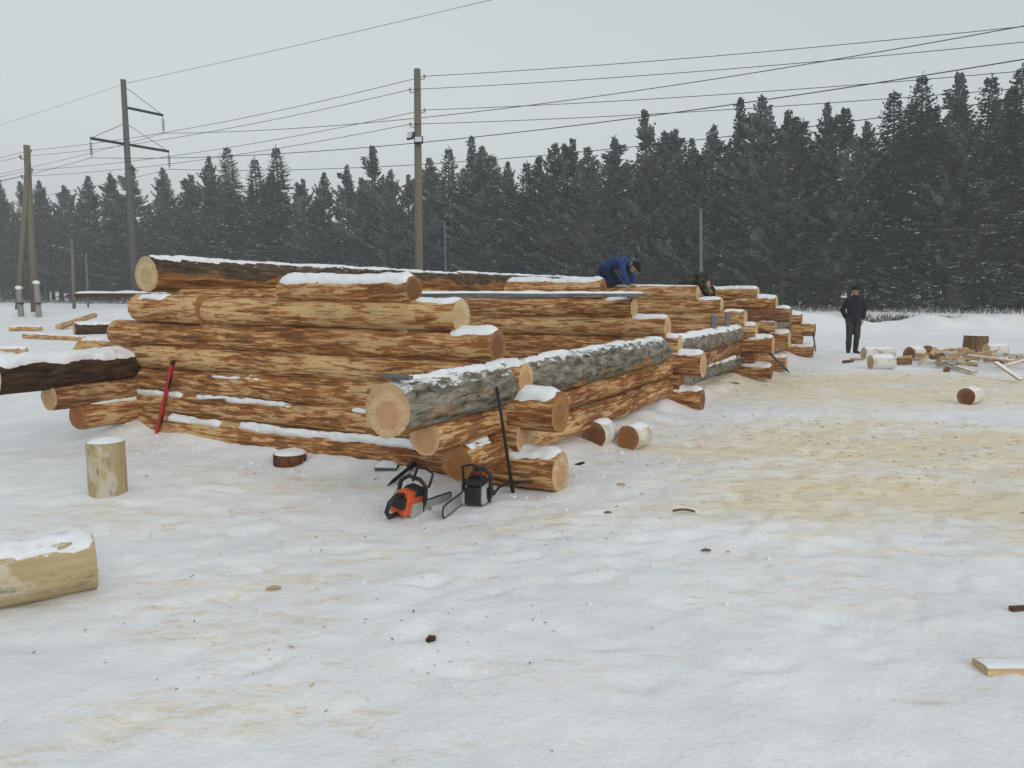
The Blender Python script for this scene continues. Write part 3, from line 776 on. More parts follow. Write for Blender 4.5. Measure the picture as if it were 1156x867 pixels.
for (x0, y0, x1, y1, w, h, mt, nm) in ((1106, 757, 1200, 757, .10, .03, 'new_board', 'pale board with snow lying at the right edge of the foreground'), (1141, 690, 1180, 688, .03, .02, 'dark_board', 'thin dark stick at the right edge of the snow')):
    q0 = on_ground(x0, y0)+Vector((0, 0, h*.6)); q1 = on_ground(x1, y1)+Vector((0, 0, h*.6))
    board(q0, q1, w, h, mt, nm, 'board' if w > .05 else 'stick', name='board' if w > .05 else 'stick', snow=.012 if w > .05 else 0)

# far left lying logs
GL = 'logs lying in the snow on the far left'
def lying(x0, y0, x1, y1, r, mt, nm, e0='end_cream', e1='end_cream', snow=.0, dz0=0.0, dz1=0.0):
    q0 = on_ground(x0, y0); q1 = on_ground(x1, y1); q0.z += r+dz0-.03; q1.z += r+dz1-.03
    make_log(q0, q1, r, r*.9, mt, nm, GL, e0, e1, snow=[(0, 20, 0, .9, snow, .2)] if snow else (), seg=20, step=.12, rough=.08)
lying(84, 378, 165, 376, .24, 'dark_bark', 'dark thick log with snow lying left of the walls', snow=.08)
lying(92, 361, 143, 361, .17, 'red', 'thin log behind the dark thick log on the far left', snow=.03)
lying(66, 372, 108, 368, .13, 'pale', 'pale slanting log leaning on the dark thick log', dz1=.42)
lying(12, 374, 47, 374, .12, 'pale', 'thin pale pole half sunk in snow near the double pole', snow=.06)
lying(28, 382, 96, 385, .10, 'pale', 'thin pale pole lying in front of the dark thick log', snow=.04)
lying(-40, 405, 31, 404, .15, 'mid', 'peeled log with a visible end at the left edge behind the snowy log', snow=.05)

# ------------------------------------------------------------------ tools
M['steel'] = simple('dull_steel', (.16, .16, .165), .45, .5, .3, 30, .8)
M['black'] = simple('black_plastic', (.018, .018, .019), .5, .35, .3, 20)
M['black_iron'] = simple('black_iron', (.022, .021, .022), .55, .4, .4, 25, .3)
M['orange'] = simple('orange_casing', (.62, .095, .022), .42, .4, .2, 12)
M['pale_grey'] = simple('grey_casing', (.34, .345, .32), .5, .35, .25, 18)
M['bar_steel'] = simple('bar_steel', (.42, .43, .42), .4, .5, .25, 14, .5)
M['level_red'] = simple('level_red', (.42, .025, .035), .4, .4, .15, 12)
M['green'] = simple('bubble_green', (.25, .5, .08), .3, .4, .1)
M['white_lamp'] = simple('lamp_glass', (.55, .58, .6), .2, .5, .1)
# spirit level leaning on the near wall
pb = on_ground(176, 497); tl_ = line_t(196, A0-b_*.20, a_, .9); pt = A0-b_*.205+a_*tl_; pt = Vector((pt.x, pt.y, .89))
pb.z += .0
o = empty('spirit_level'); tag(o, 'red spirit level leaning upright against the near wall', 'spirit level'); o.matrix_world = log_basis(pb, pt)
Ln = (pt-pb).length
mb = MB(); mb.box((Ln/2, 0, 0), (Ln-.06, .028, .062)); mb.build('rail', M['level_red'], o, bevel=.003)
for x in (.03-.015, Ln-.03+.015):
    mb = MB(); mb.box((x, 0, 0), (.034, .031, .066)); mb.build('end_cap', M['black'], o, bevel=.003)
for x in (Ln*.27, Ln*.74):
    mb = MB(); mb.box((x, 0, 0), (.13, .033, .052)); mb.build('hand_hole', M['black'], o)
mb = MB(); mb.box((Ln*.5, 0, 0), (.055, .034, .05)); w_ = mb.build('vial_window', M['black'], o)
mb = MB(); mb.tube([(Ln*.5-.022, 0, 0), (Ln*.5+.022, 0, 0)], .0185, 10); mb.build('vial', M['green'], w_)

# cant hook leaning in the corner
tt, zz = line_tz(561, 437, B0+a_*.225, b_); ptop = B0+a_*.225+b_*tt; ptop.z = zz; print('hook', ptop, on_ground(579, 556))
o = empty('cant_hook'); tag(o, 'black cant hook standing on its hook end against the near corner', 'cant hook')
pb = on_ground(579, 556)
mb = MB(); mb.tube([pb, pb.lerp(ptop, .25), pb.lerp(ptop, .6), ptop], [.017, .014, .013, .012], 10); mb.build('shaft', M['black_iron'], o, smooth=True)
hx = pb+Vector((0, 0, .055)); 
mb = MB(); mb.tube([hx+Vector((.03, .0, .02)), hx+Vector((-.03, -.03, .03)), hx+Vector((-.11, -.06, .005)), hx+Vector((-.15, -.09, -.05)), hx+Vector((-.155, -.10, -.075))], [.012, .012, .011, .009, .005], 8)
mb.build('hook', M['black_iron'], o, smooth=True)
mb = MB(); mb.tube([hx+Vector((-.02, 0, .025)), hx+Vector((.10, .02, .03)), hx+Vector((.24, .06, -.0))], [.011, .01, .006], 8); mb.build('spike_bar', M['black_iron'], o, smooth=True)
# pry bars by the saws
def bar(x0, y0, x1, y1, z1, r, nm, name='pry_bar', cat='pry bar', mt='black_iron', group=None, fork=True, Y1=None):
    q0 = on_ground(x0, y0)+Vector((0, 0, r*.5)); q1 = at_z(x1, y1, z1) if Y1 is None else at_y(x1, y1, Y1)
    mb = MB(); mb.tube([q0, q0.lerp(q1, .15), q0.lerp(q1, .9), q1], [r*.4, r, r, r*.8], 8)
    o = mb.build(name, M[mt], smooth=True); tag(o, nm, cat, group)
    if fork:
        d = (q1-q0).normalized(); c = q0.lerp(q1, .62); mb = MB(); mb.tube([c-d*.03, c+d*.03], r*1.7, 8); mb.build('collar', M[mt], o, smooth=True)
    return o
bar(438, 549, 479, 514, .17, .016, 'longer of two dark pry bars leaning on the lowest log', group='pry bars beside the chainsaws')
bar(449, 548, 468, 527, .07, .013, 'shorter of two dark pry bars beside the chainsaws', group='pry bars beside the chainsaws', fork=False)
bar(641, 528, 660, 522, .06, .012, 'dark tool handle sticking out behind the lowest near corner log', 'tool_handle', 'tool handle', fork=False)
q = on_ground(891, 420)
bar(891, 421, 869, 399, .55, .022, 'black iron rod leaning on the third cross wall', 'iron_rod', 'iron rod', fork=False)
bar(921, 398, 918, 377, .75, .018, 'thin black iron rod leaning at the farthest corner', 'iron_rod', 'iron rod', fork=False)
for px, py, nm in ((806, 371, 'left one'), (821, 374, 'right one')):
    t = line_t(px, B0, b_, 1.05); q = B0+b_*t; q.z = .97; mb = MB()
    mb.box((q.x, q.y, 1.105), (.085, .05, .25), Matrix.Rotation(.08, 3, 'Y'), taper=1.15)
    o = mb.build('iron_wedge', M['steel'], bevel=.006); tag(o, nm+' of two iron wedges standing in the snowy barked log', 'wedge', 'iron wedges on the barked log')

# chainsaws: local frame X towards the bar nose, Z up, Y left
def chainsaw(mat_w, label, body, spot=False):
    o = empty('chainsaw'); o.matrix_world = mat_w; tag(o, label, 'chainsaw', 'chainsaws in the snow')
    mb = MB(); mb.box((0, .0, .075), (.24, .12, .11), taper=.9); mb.box((-.02, 0, .14), (.17, .11, .055), taper=.75)
    mb.build('engine_housing', M[body], o, bevel=.014)
    mb = MB(); mb.box((.03, 0, .158), (.13, .125, .05), taper=.7); mb.box((-.12, 0, .10), (.06, .10, .07), taper=.8); mb.build('top_cover', M['black'], o, bevel=.012)
    mb = MB(); mb.box((.01, .068, .08), (.20, .035, .12), taper=.85); st = mb.build('starter_cover', M['pale_grey'], o, bevel=.012)
    mb = MB()
    for k in range(5): mb.box((-.04+k*.025, .087, .085), (.010, .008, .07))
    mb.build('vent', M['black'], st)
    mb = MB(); mb.box((.03, -.066, .055), (.19, .035, .085), taper=.9); mb.build('sprocket_cover', M['pale_grey'], o, bevel=.010)
    mb = MB(); mb.tube([(.06, -.07, .03), (.045, -.085, .12), (.03, -.075, .20), (.02, -.03, .235), (.01, .05, .235), (.01, .095, .19), (.02, .10, .09), (.03, .085, .02)], .0135, 10)
    mb.build('front_handle', M['black'], o, smooth=True)
    mb = MB(); mb.tube([(-.10, 0, .14), (-.17, 0, .155), (-.235, 0, .12), (-.245, 0, .06), (-.20, 0, .02), (-.10, 0, .02)], [.018, .015, .015, .014, .016, .018], 10)
    mb.build('rear_handle', M['black'], o, smooth=True)
    mb = MB(); mb.tube([(.10, -.06, .18), (.115, -.06, .27), (.115, 0, .285), (.115, .06, .27), (.10, .06, .18)], .009, 8)
    mb.build('hand_guard', M['black'], o, smooth=True)
    n = 12; pts = [(.11, -.066, .03)]; prof = []
    for k in range(n+1):
        an = -math.pi/2+math.pi*k/n; prof.append((.40+.034*math.cos(an), .058+.034*math.sin(an)))
    prof = [(.10, .022)]+prof+[(.10, .094)]
    mb = MB(); K = len(prof)
    mb.add([(x, -.069, z) for x, z in prof]+[(x, -.063, z) for x, z in prof], [tuple(range(K)), tuple(range(2*K-1, K-1, -1))]+[(k, (k+1) % K, K+(k+1) % K, K+k)[::-1] for k in range(K)])
    gb = mb.build('guide_bar', M['bar_steel'], o)
    mb = MB(); mb.tube([(x+(.004 if i not in (0, K-1) else 0), -.066, z+(.004 if z > .058 else -.004)) for i, (x, z) in enumerate(prof)], .0055, 6); mb.build('chain', M['black_iron'], o)
    if spot: mb = MB(); mb.box((-.085, 0, .165), (.05, .10, .035)); mb.build('filter_cover', M['orange'], o, bevel=.01)
    mb = MB(); mb.tube([(-.05, .086, .06), (-.05, .10, .06)], .018, 12); mb.build('fuel_cap', M['black'], o, smooth=True)
    return o
def frame(loc, yaw, pitch, roll, s=1.0):
    return Matrix.Translation(loc) @ Matrix.Rotation(yaw, 4, 'Z') @ Matrix.Rotation(pitch, 4, 'Y') @ Matrix.Rotation(roll, 4, 'X') @ Matrix.Scale(s, 4)
pS = on_ground(467, 587)
chainsaw(frame(pS+Vector((-.07, .12, .01)), R(66), R(4), R(14), 1.15), 'orange topped chainsaw lying nose right in the snow', 'orange')
pS2 = on_ground(540, 566)
chainsaw(frame(pS2+Vector((.0, -.03, .0)), R(252), R(2), R(0), 1.15), 'black and grey chainsaw standing nose left by the lowest log', 'black', True)

# ------------------------------------------------------------------ people
M['skin'] = simple('skin', (.42, .22, .15), .6, .3, .15, 20)
M['jacket_black'] = simple('black_jacket', (.018, .02, .027), .8, .15, .4, 14)
M['trousers_olive'] = simple('olive_trousers', (.045, .045, .034), .85, .1, .35, 14)
M['boots'] = simple('black_boots', (.014, .014, .013), .6, .3, .3, 14)
M['cap_dark'] = simple('dark_cap', (.02, .022, .022), .85, .1, .3, 20)
M['hair'] = simple('dark_hair', (.025, .018, .014), .8, .2, .3, 40)
M['jacket_blue'] = simple('blue_jacket', (.022, .046, .15), .75, .2, .45, 9)
M['navy'] = simple('navy_trousers', (.014, .02, .05), .8, .15, .35, 10)
def camo():
    m, nt, b = mat('camouflage_cloth', .85, .1)
    n = noise(nt, coords(nt, (9, 9, 9)), 1, 3, .5, .5)
    L(nt, ramp(nt, n, [(.38, (.018, .018, .014)), (.45, (.05, .052, .033)), (.54, (.09, .08, .05)), (.6, (.035, .03, .02))], 'CONSTANT'), b.inputs['Base Color']); return m
M['camo'] = camo()
def lerp_pts(pts, rad, n=4):
    """smooth a joint chain a little"""
    P = [Vector(p) for p in pts]; op = []; orr = []
    for i in range(len(P)-1):
        for k in range(n):
            t = k/n; op.append(P[i].lerp(P[i+1], t)); orr.append(rad[i]*(1-t)+rad[i+1]*t)
    op.append(P[-1]); orr.append(rad[-1]); return op, orr
def limb(mb, pts, rad, sx=1, sy=1, n=14, up=None):
    p, r = lerp_pts(pts, rad, 3); mb.tube(p, r, n, sx=sx, sy=sy, up=up)
    mb.ball(pts[0], rad[0]*min(sx, sy)); mb.ball(pts[-1], rad[-1]*min(sx, sy))
    for q, rr in zip(pts[1:-1], rad[1:-1]): mb.ball(q, rr*min(sx, sy)*.99)
def hand(mb, w, d, side, pn):
    """w wrist, d direction of the hand, side thumb direction, pn palm normal"""
    w = Vector(w); d = Vector(d).normalized(); side = Vector(side); side = (side-d*side.dot(d)).normalized(); pn = d.cross(side)
    if pn.dot(Vector(w)*0+Vector((0, 0, 0))) < 0: pass
    mb.tube([w-d*.02, w+d*.03, w+d*.085], [.024, .028, .030], 12, sx=1.35, sy=.55, up=side)
    for i, (o_, ln) in enumerate(((.030, .068), (.011, .078), (-.010, .073), (-.030, .056))):
        a = w+d*.075+side*o_; b2 = a+d*ln*.5+pn*.010; c = b2+d*ln*.38+pn*.022
        mb.tube([a, b2, c], [.0098, .0092, .0078], 8); mb.ball(c, .0078, 8, 6); mb.ball(b2, .0092, 8, 6)
    a = w+d*.028+side*.028; b2 = a+side*.026+d*.030+pn*.008; c = b2+d*.028+side*.006+pn*.010
    mb.tube([a, b2, c], [.0125, .0108, .009], 8); mb.ball(c, .009, 8, 6)
def head(mb, c, R3):
    """head centred on c; R3 columns: right, forward, up. Returns a mapping function"""
    c = Vector(c)
    f = lambda x, y, z: c+R3 @ Vector((x, y, z))
    hm = MB(); hm.ball((0, 0, .02), (.076, .094, .112), 20, 14); hm.ball((0, .030, -.055), (.056, .062, .062), 16, 10)
    hm.tube([(0, .088, .018), (0, .108, -.012), (0, .112, -.022)], [.010, .014, .015], 10); hm.ball((0, .108, -.022), .015, 10, 8)
    for s_ in (-1, 1): hm.ball((s_*.078, -.002, -.002), (.012, .022, .032), 10, 8)
    hm.ball((0, .083, -.055), (.024, .014, .008), 10, 6); hm.ball((0, .085, -.086), (.02, .016, .014), 10, 6)
    mb.add([f(*v) for v in hm.v], hm.f)
    return f
def person(label, loc, rz, J, top, bottom, cap, look, lying_body=False):
    root = empty('person', loc, rz); tag(root, label, 'person')
    up = Vector(J['head_up']).normalized(); fw = Vector(look); fw = (fw-up*fw.dot(up)).normalized(); rt = fw.cross(up)
    R3 = Matrix(((rt.x, fw.x, up.x), (rt.y, fw.y, up.y), (rt.z, fw.z, up.z)))
    mb = MB()
    sh = Vector((rt.x, rt.y, 0)); 
    sideax = Vector(J['side'])
    limb(mb, [J['pelvis'], J['spine'], J['chest']], [.12, .115, .13], sx=1.25, sy=.85, up=sideax)
    limb(mb, [J['chest'], J['neck'], J['head']], [.08, .056, .055])
    hf = head(mb, J['head'], R3)
    for s_ in ('l', 'r'):
        limb(mb, [J['sh_'+s_], J['el_'+s_], J['wr_'+s_]], [.052, .042, .030])
        hand(mb, J['wr_'+s_], J['hd_'+s_], J['th_'+s_], None)
        limb(mb, [J['hip_'+s_], J['kn_'+s_], J['an_'+s_]], [.085, .056, .042])
        a = Vector(J['an_'+s_]); dn = (a-Vector(J['kn_'+s_])).normalized(); f = Vector(J['ft_'+s_]).normalized()
        limb(mb, [a, a-f*.02+dn*.058, a+f*.15+dn*.066], [.036, .028, .020], n=8)
    body = mb.build('body', M['skin'], root, remesh=.0075)
    mb = MB()
    limb(mb, [J['pelvis_low'], J['pelvis'], J['spine'], J['chest'], J['collar']], [.155, .15, .150, .160, .075], sx=1.22, sy=.86, up=sideax, n=18)
    for s_ in ('l', 'r'):
        limb(mb, [J['chest'], J['sh_'+s_]], [.11, .080])
        limb(mb, [J['sh_'+s_], J['el_'+s_], Vector(J['el_'+s_]).lerp(Vector(J['wr_'+s_]), .93)], [.080, .066, .050])
    jk = mb.build('jacket', M[top], root, remesh=.012, fold=.013)
    mb = MB()
    for s_ in ('l', 'r'):
        limb(mb, [J['hip_'+s_], J['kn_'+s_], Vector(J['kn_'+s_]).lerp(Vector(J['an_'+s_]), .85)], [.112, .082, .066])
    limb(mb, [J['pelvis_low'], J['pelvis']], [.135, .14], sx=1.25, sy=.85, up=sideax)
    mb.build('trousers', M[bottom], root, remesh=.012, fold=.012)
    for s_ in ('l', 'r'):
        mb = MB(); a = Vector(J['an_'+s_]); k = Vector(J['kn_'+s_]); f = Vector(J['ft_'+s_]).normalized(); dn = (a-k).normalized()
        limb(mb, [k.lerp(a, .55), a+dn*.02], [.073, .060]); limb(mb, [a-f*.045+dn*.055, a+f*.08+dn*.06, a+f*.175+dn*.065], [.040, .044, .038], sx=.95, sy=1.05)
        mb.build('boot', M['boots'], root, remesh=.010)
    mb = MB()
    for s_ in (-1, 1): mb.ball(hf(s_*.031, .084, .022), .009, 8, 6)
    mb.build('eyes', M['black'], root)
    mb = MB(); hm = MB(); hm.ball((0, -.012, .03), (.083, .094, .108), 18, 12)
    keep = [f for f in hm.f if sum(hm.v[i][1] for i in f)/len(f) < .045]
    mb.add([hf(*v) for v in hm.v], keep); mb.build('hair', M['hair'], root, smooth=True)
    if cap:
        mb = MB(); hm = MB(); hm.ball((0, -.004, .062), (.089, .105, .088), 18, 12)
        keep = [f for f in hm.f if sum(hm.v[i][2] for i in f)/len(f) > .052]
        mb.add([hf(*v) for v in hm.v], keep)
        pk = MB(); pk.ball((0, .105, .058), (.062, .055, .010), 14, 8); mb.add([hf(*v) for v in pk.v], pk.f)
        bd = MB(); bd.tube([(.086*math.cos(2*math.pi*k/20), -.004+.102*math.sin(2*math.pi*k/20), .055) for k in range(20)], .011, 8, closed=True); mb.add([hf(*v) for v in bd.v], bd.f)
        mb.build('cap', M[cap], root, smooth=True)
    return root
V = Vector
# standing man, facing -Y locally (x>0 is his left)
J = dict(pelvis=(0, 0, .96), pelvis_low=(0, .0, .84), spine=(0, .0, 1.14), chest=(0, .015, 1.36), collar=(0, .015, 1.51), neck=(0, .015, 1.50), head=(0, -.012, 1.63),
         head_up=(0, -.12, 1), side=(1, 0, 0),
         sh_r=(-.175, .02, 1.385), el_r=(-.27, .11, 1.13), wr_r=(-.19, .10, .93), hd_r=(.35, .0, -1), th_r=(1, -.6, .3),
         sh_l=(.175, .02, 1.385), el_l=(.255, .03, 1.13), wr_l=(.225, -.03, .90), hd_l=(-.05, -.1, -1), th_l=(-.3, -1, 0),
         hip_r=(-.09, 0, .90), kn_r=(-.10, -.015, .50), an_r=(-.095, .02, .09), ft_r=(-.2, -1, 0),
         hip_l=(.09, 0, .90), kn_l=(.09, -.03, .50), an_l=(.075, .0, .09), ft_l=(.35, -1, 0))
pm = on_ground(962, 398.5)
person('man in black jacket, olive trousers and dark cap standing beyond the walls', (pm.x, pm.y, pm.z+.0), R(-12)+.0, J, 'jacket_black', 'trousers_olive', 'cap_dark', (.25, -1, -.05))

# kneeling worker in blue on the third cross wall: local +X along the log (to the right)
K_ = dict(pelvis=(-.22, .02, .40), pelvis_low=(-.26, .02, .33), spine=(-.04, .02, .52), chest=(.19, .02, .525), collar=(.33, .02, .50), neck=(.33, .02, .50), head=(.43, .0, .42),
          head_up=(.80, 0, .45), side=(0, 1, 0),
          sh_r=(.22, -.18, .47), el_r=(.28, -.22, .22), wr_r=(.36, -.10, .06), hd_r=(1, .2, -.45), th_r=(.3, 1, .2),
          sh_l=(.22, .20, .47), el_l=(.30, .24, .22), wr_l=(.38, .13, .06), hd_l=(1, -.2, -.45), th_l=(.3, -1, .2),
          hip_r=(-.22, -.09, .36), kn_r=(.02, -.14, .09), an_r=(-.36, -.13, .07), ft_r=(-1, 0, -.2),
          hip_l=(-.22, .12, .36), kn_l=(.02, .17, .09), an_l=(-.36, .16, .07), ft_l=(-1, 0, -.2))
tw = line_t(694, E0, a_, 1.9); pw = E0+a_*tw
person('worker in blue jacket kneeling bent forward on top of the log wall', (pw.x, pw.y, 1.70), -ANG, K_, 'jacket_blue', 'navy', 'cap_dark', (.35, -.25, -1)).scale = (.93, .93, .90)
# bent worker in camouflage behind the third cross wall
W_ = dict(pelvis=(-.16, 0, .93), pelvis_low=(-.18, 0, .84), spine=(-.02, 0, 1.08), chest=(.17, 0, 1.13), collar=(.30, 0, 1.07), neck=(.30, 0, 1.08), head=(.33, -.06, .95),
          head_up=(.75, 0, -.5), side=(0, 1, 0),
          sh_r=(.20, -.19, 1.07), el_r=(.34, -.20, .80), wr_r=(.36, -.10, .56), hd_r=(.15, .2, -1), th_r=(.5, 1, 0),
          sh_l=(.20, .19, 1.07), el_l=(.40, .20, .84), wr_l=(.44, .06, .60), hd_l=(.1, -.2, -1), th_l=(.5, -1, 0),
          hip_r=(-.15, -.10, .88), kn_r=(-.05, -.12, .47), an_r=(-.14, -.12, .09), ft_r=(1, -.1, 0),
          hip_l=(-.15, .10, .88), kn_l=(-.05, .12, .47), an_l=(-.14, .12, .09), ft_l=(1, .1, 0))
tw = line_t(780, E0+b_*.45, a_, 1.8); pw2 = E0+b_*.45+a_*tw
person('worker in camouflage jacket bent low behind the stepped log ends', (pw2.x, pw2.y, .72), -ANG*.6, W_, 'camo', 'camo', None, (.2, -.6, -.8))
q0 = pw2-a_*1.0; q1 = pw2+a_*.75
board((q0.x, q0.y, .69), (q1.x, q1.y, .69), .42, .05, 'grey_board', 'scaffold board behind the third cross wall under the camouflaged worker')
print('worker', pw, pw2)

# ------------------------------------------------------------------ trees
def spray_mats():
    out = []
    for nm, lo, hi in (('pine_needles', (.011, .017, .012), (.070, .092, .064)), ('spruce_needles', (.007, .013, .011), (.038, .055, .045))):
        m, nt, b = mat(nm, .8, .15)
        n = noise(nt, coords(nt, (.8, .8, 1.1)), 1, 5, .65)
        oi = N(nt, 'ShaderNodeObjectInfo')
        col = ramp(nt, n, [(.35, lo), (.65, hi)])
        wn = N(nt, 'ShaderNodeTexWhiteNoise', noise_dimensions='1D'); L(nt, oi.outputs['Random'], wn.inputs['W'])
        tint = ramp(nt, wn.outputs['Value'], [(0, (1.30, 1.02, .72)), (.3, (.95, 1.0, .92)), (.65, (.74, .97, 1.15)), (1, (.58, .88, 1.25))])
        col = mix(nt, 1.0, col, tint, 'MULTIPLY')
        fr = noise(nt, coords(nt, (.45, .45, .6)), 1, 5, .7); fw_ = N(nt, 'ShaderNodeTexWhiteNoise', noise_dimensions='1D'); L(nt, math_(nt, 'ADD', oi.outputs['Random'], 3.3), fw_.inputs['W'])
        fm = ramp(nt, math_(nt, 'ADD', fr, math_(nt, 'MULTIPLY', math_(nt, 'SUBTRACT', fw_.outputs['Value'], .5), .22)), [(.46, g(0)), (.66, g(1))])
        col = mix(nt, math_(nt, 'MULTIPLY', fm, .22), col, (.55, .60, .66))
        hs = N(nt, 'ShaderNodeHueSaturation'); L(nt, col, hs.inputs['Color'])
        L(nt, math_(nt, 'ADD', math_(nt, 'MULTIPLY', oi.outputs['Random'], .5), .75), hs.inputs['Value'])
        hs.inputs['Saturation'].default_value = .9
        L(nt, hs.outputs[0], b.inputs['Base Color']); out.append(m)
    return out
M['pine'], M['spruce'] = spray_mats()
M['trunk'] = wood('tree_trunk', (.035, .024, .017), (.13, .085, .055), 4, 4)
M['needle_snow'] = simple('branch_snow', (.70, .72, .75), .7, .2, .1, 3)
TREES = []
def make_tree_mesh(kind, seed, H=18.0):
    r = random.Random(seed); cv = []; cf = []; cm = []
    trunk = MB(); sway = [r.uniform(-.25, .25) for _ in range(2)]
    def axis(h):
        t = h/H; return Vector((sway[0]*math.sin(t*3.1), sway[1]*math.sin(t*2.6), h))
    n = 14; trunk.tube([axis(H*i/n) for i in range(n+1)], [.20*(1-i/n)**.8+.012 for i in range(n+1)], 8)
    def quad(p, d, s, w, mi):
        b = len(cv); h_ = d*.5
        cv.extend((tuple(p-s*w*.5), tuple(p+d*.55-s*w*.6), tuple(p+d), tuple(p+d*.55+s*w*.6))); cf.append((b, b+1, b+2, b+3)); cm.append(mi)
    spruce = kind == 'spruce'
    h = H*(.05 if spruce else r.uniform(.06, .16)); az = 0
    snowy = r.uniform(.10, .30)
    nsd = seed*3.3
    while h < H*.985:
        t = h/H
        if spruce: Lb = 3.2*(1-t)**.70+.10
        else:
            Lb = 3.5*min(1, (t+.6)/.8)*max(0, 1-max(0, t-.15)/.87)**.62*min(1, (1.04-t)*5)+.12
            Lb *= .62+.85*(mn.noise(Vector((h*.42, nsd, 0)))+.45)
        nb = r.randint(4, 6) if spruce else r.randint(4, 6)
        if t > .9 and not spruce: nb = 4
        for k in range(nb):
            if not spruce and r.random() < .10: continue
            a = az+6.283*k/nb+r.uniform(-.35, .35); ln = Lb*r.uniform(.55, 1.15)*(1+(.1 if spruce else .45)*mn.noise(Vector((math.cos(a)*1.3+nsd, math.sin(a)*1.3, h*.35))))
            dirh = Vector((math.cos(a), math.sin(a), 0))
            if spruce: el0 = -.05-.35*(1-t)+.5*max(0, t-.75)*3; curl = .35
            else: el0 = .0+.95*t**1.6+r.uniform(-.2, .25); curl = .40
            p = axis(h+r.uniform(-.12, .12)); st = .24 if spruce else .26; steps = max(2, int(ln/st)); pts = [p.copy()]
            side = Vector((-dirh.y, dirh.x, 0))
            clump = mn.noise(Vector((h*.8+nsd, a*1.3, 2.0)))
            for i in range(steps):
                q = (i+1)/steps; el = el0+curl*q*q
                d = dirh*math.cos(el)+Vector((0, 0, math.sin(el))); p = p+d*(ln/steps)+Vector((r.uniform(-.02, .02), r.uniform(-.02, .02), 0)); pts.append(p.copy())
                if q < .18: continue
                width = (.55*(1-q)+.16)*max(.62, min(1, ln/1.2))
                # side twigs with needles
                for sgn in (-1, 1):
                    tl2 = width*r.uniform(.7, 1.25)
                    td = (d*.75+side*sgn*r.uniform(.5, 1.0)).normalized()*tl2+Vector((0, 0, r.uniform(-.14, .03) if spruce else r.uniform(-.04, .22)))
                    nrm = Vector((r.uniform(-.4, .4), r.uniform(-.4, .4), 1)).normalized()
                    sd = td.cross(nrm).normalized(); quad(p, td, sd, r.uniform(.11, .19), 0)
                    if r.random() < .75:
                        sd2 = td.cross(sd).normalized(); quad(p, td*.9, sd2, r.uniform(.10, .17), 0)
                    if clump+r.uniform(-.2, .2)-.25*max(0, t-.6) > .16-snowy and r.random() < .62:
                        quad(p+Vector((0, 0, .035))+td*.15, td*.85, sd, r.uniform(.09, .19), 1)
                if not spruce and r.random() < .6:
                    td = Vector((d.x*.5, d.y*.5, .9))*r.uniform(.2, .36); quad(p, td, side, .14, 0); quad(p, td, dirh, .14, 0)
            if len(pts) > 2: trunk.tube(pts, [.028*(1-.8*i/(len(pts)-1))*(1-t*.6) for i in range(len(pts))], 3, caps=False)
        az += 2.4; h += (.27 if spruce else .40)*(1-(.6 if spruce else .45)*t)*r.uniform(.75, 1.25)
    if not spruce:      # side leaders give the pines their uneven, tufted tops
        for q in range(r.randint(2, 4)):
            hb = H*r.uniform(.72, .90); a = r.uniform(0, 6.28); out = r.uniform(.5, 1.3); hl = r.uniform(.8, 2.2)
            for k in range(int(hl/.16)):
                u = k*.16/hl; p = axis(hb)+Vector((math.cos(a)*out*(.3+.7*u), math.sin(a)*out*(.3+.7*u), .16*k)); lb = .75*(1-u)+.12
                for m_ in range(5):
                    a2 = m_*1.26+k*.8+r.uniform(-.3, .3); d = Vector((math.cos(a2), math.sin(a2), .7)).normalized()*lb*r.uniform(.6, 1.2); sd = Vector((-math.sin(a2), math.cos(a2), 0))
                    quad(p, d, sd, .17, 0); quad(p+d*.3, d*.8, sd.cross(d).normalized(), .15, 0)
    # leader
    for k in range(7):
        p = axis(H)-Vector((0, 0, .18*k)); a = k*2.4; d = Vector((math.cos(a)*.13, math.sin(a)*.13, .28)); quad(p, d, Vector((-math.sin(a), math.cos(a), 0)), .10, 0)
    me = bpy.data.meshes.new('crown'); me.from_pydata(cv, [], cf); me.materials.append(M[kind]); me.materials.append(M['needle_snow'])
    me.polygons.foreach_set('material_index', cm); me.update()
    tm = bpy.data.meshes.new('trunk'); tm.from_pydata(trunk.v, [], trunk.f); tm.materials.append(M['trunk']); tm.update()
    return tm, me
PROTO = {k: [make_tree_mesh(k, s) for s in sd] for k, sd in (('pine', (11, 12, 13, 14, 15)), ('spruce', (21, 22, 23)))}
print('tree faces', {k: [len(c.polygons) for _, c in v] for k, v in PROTO.items()})
def add_tree(kind, i, loc, h, rz, label, group, wide=1.0):
    tm, cm = PROTO[kind][i % len(PROTO[kind])]
    o = empty('pine_tree' if kind == 'pine' else 'spruce_tree', loc, rz); s = h/18.0; o.scale = (s*wide, s*wide, s)
    tag(o, label, 'tree', group)
    for nm, me in (('trunk', tm), ('crown', cm)):
        c = bpy.data.objects.new(nm, me); C.objects.link(c); c.parent = o
    return o
TL0 = Vector((46, 62, 0)); TL1 = Vector((-86, 132, 0)); td = (TL1-TL0).normalized(); tnorm = Vector((-td.y, td.x, 0))
if tnorm.y < 0: tnorm = -tnorm
def tl_at(px, off):
    P = TL0+tnorm*off; return P+td*line_t(px, P, td, 1.6)
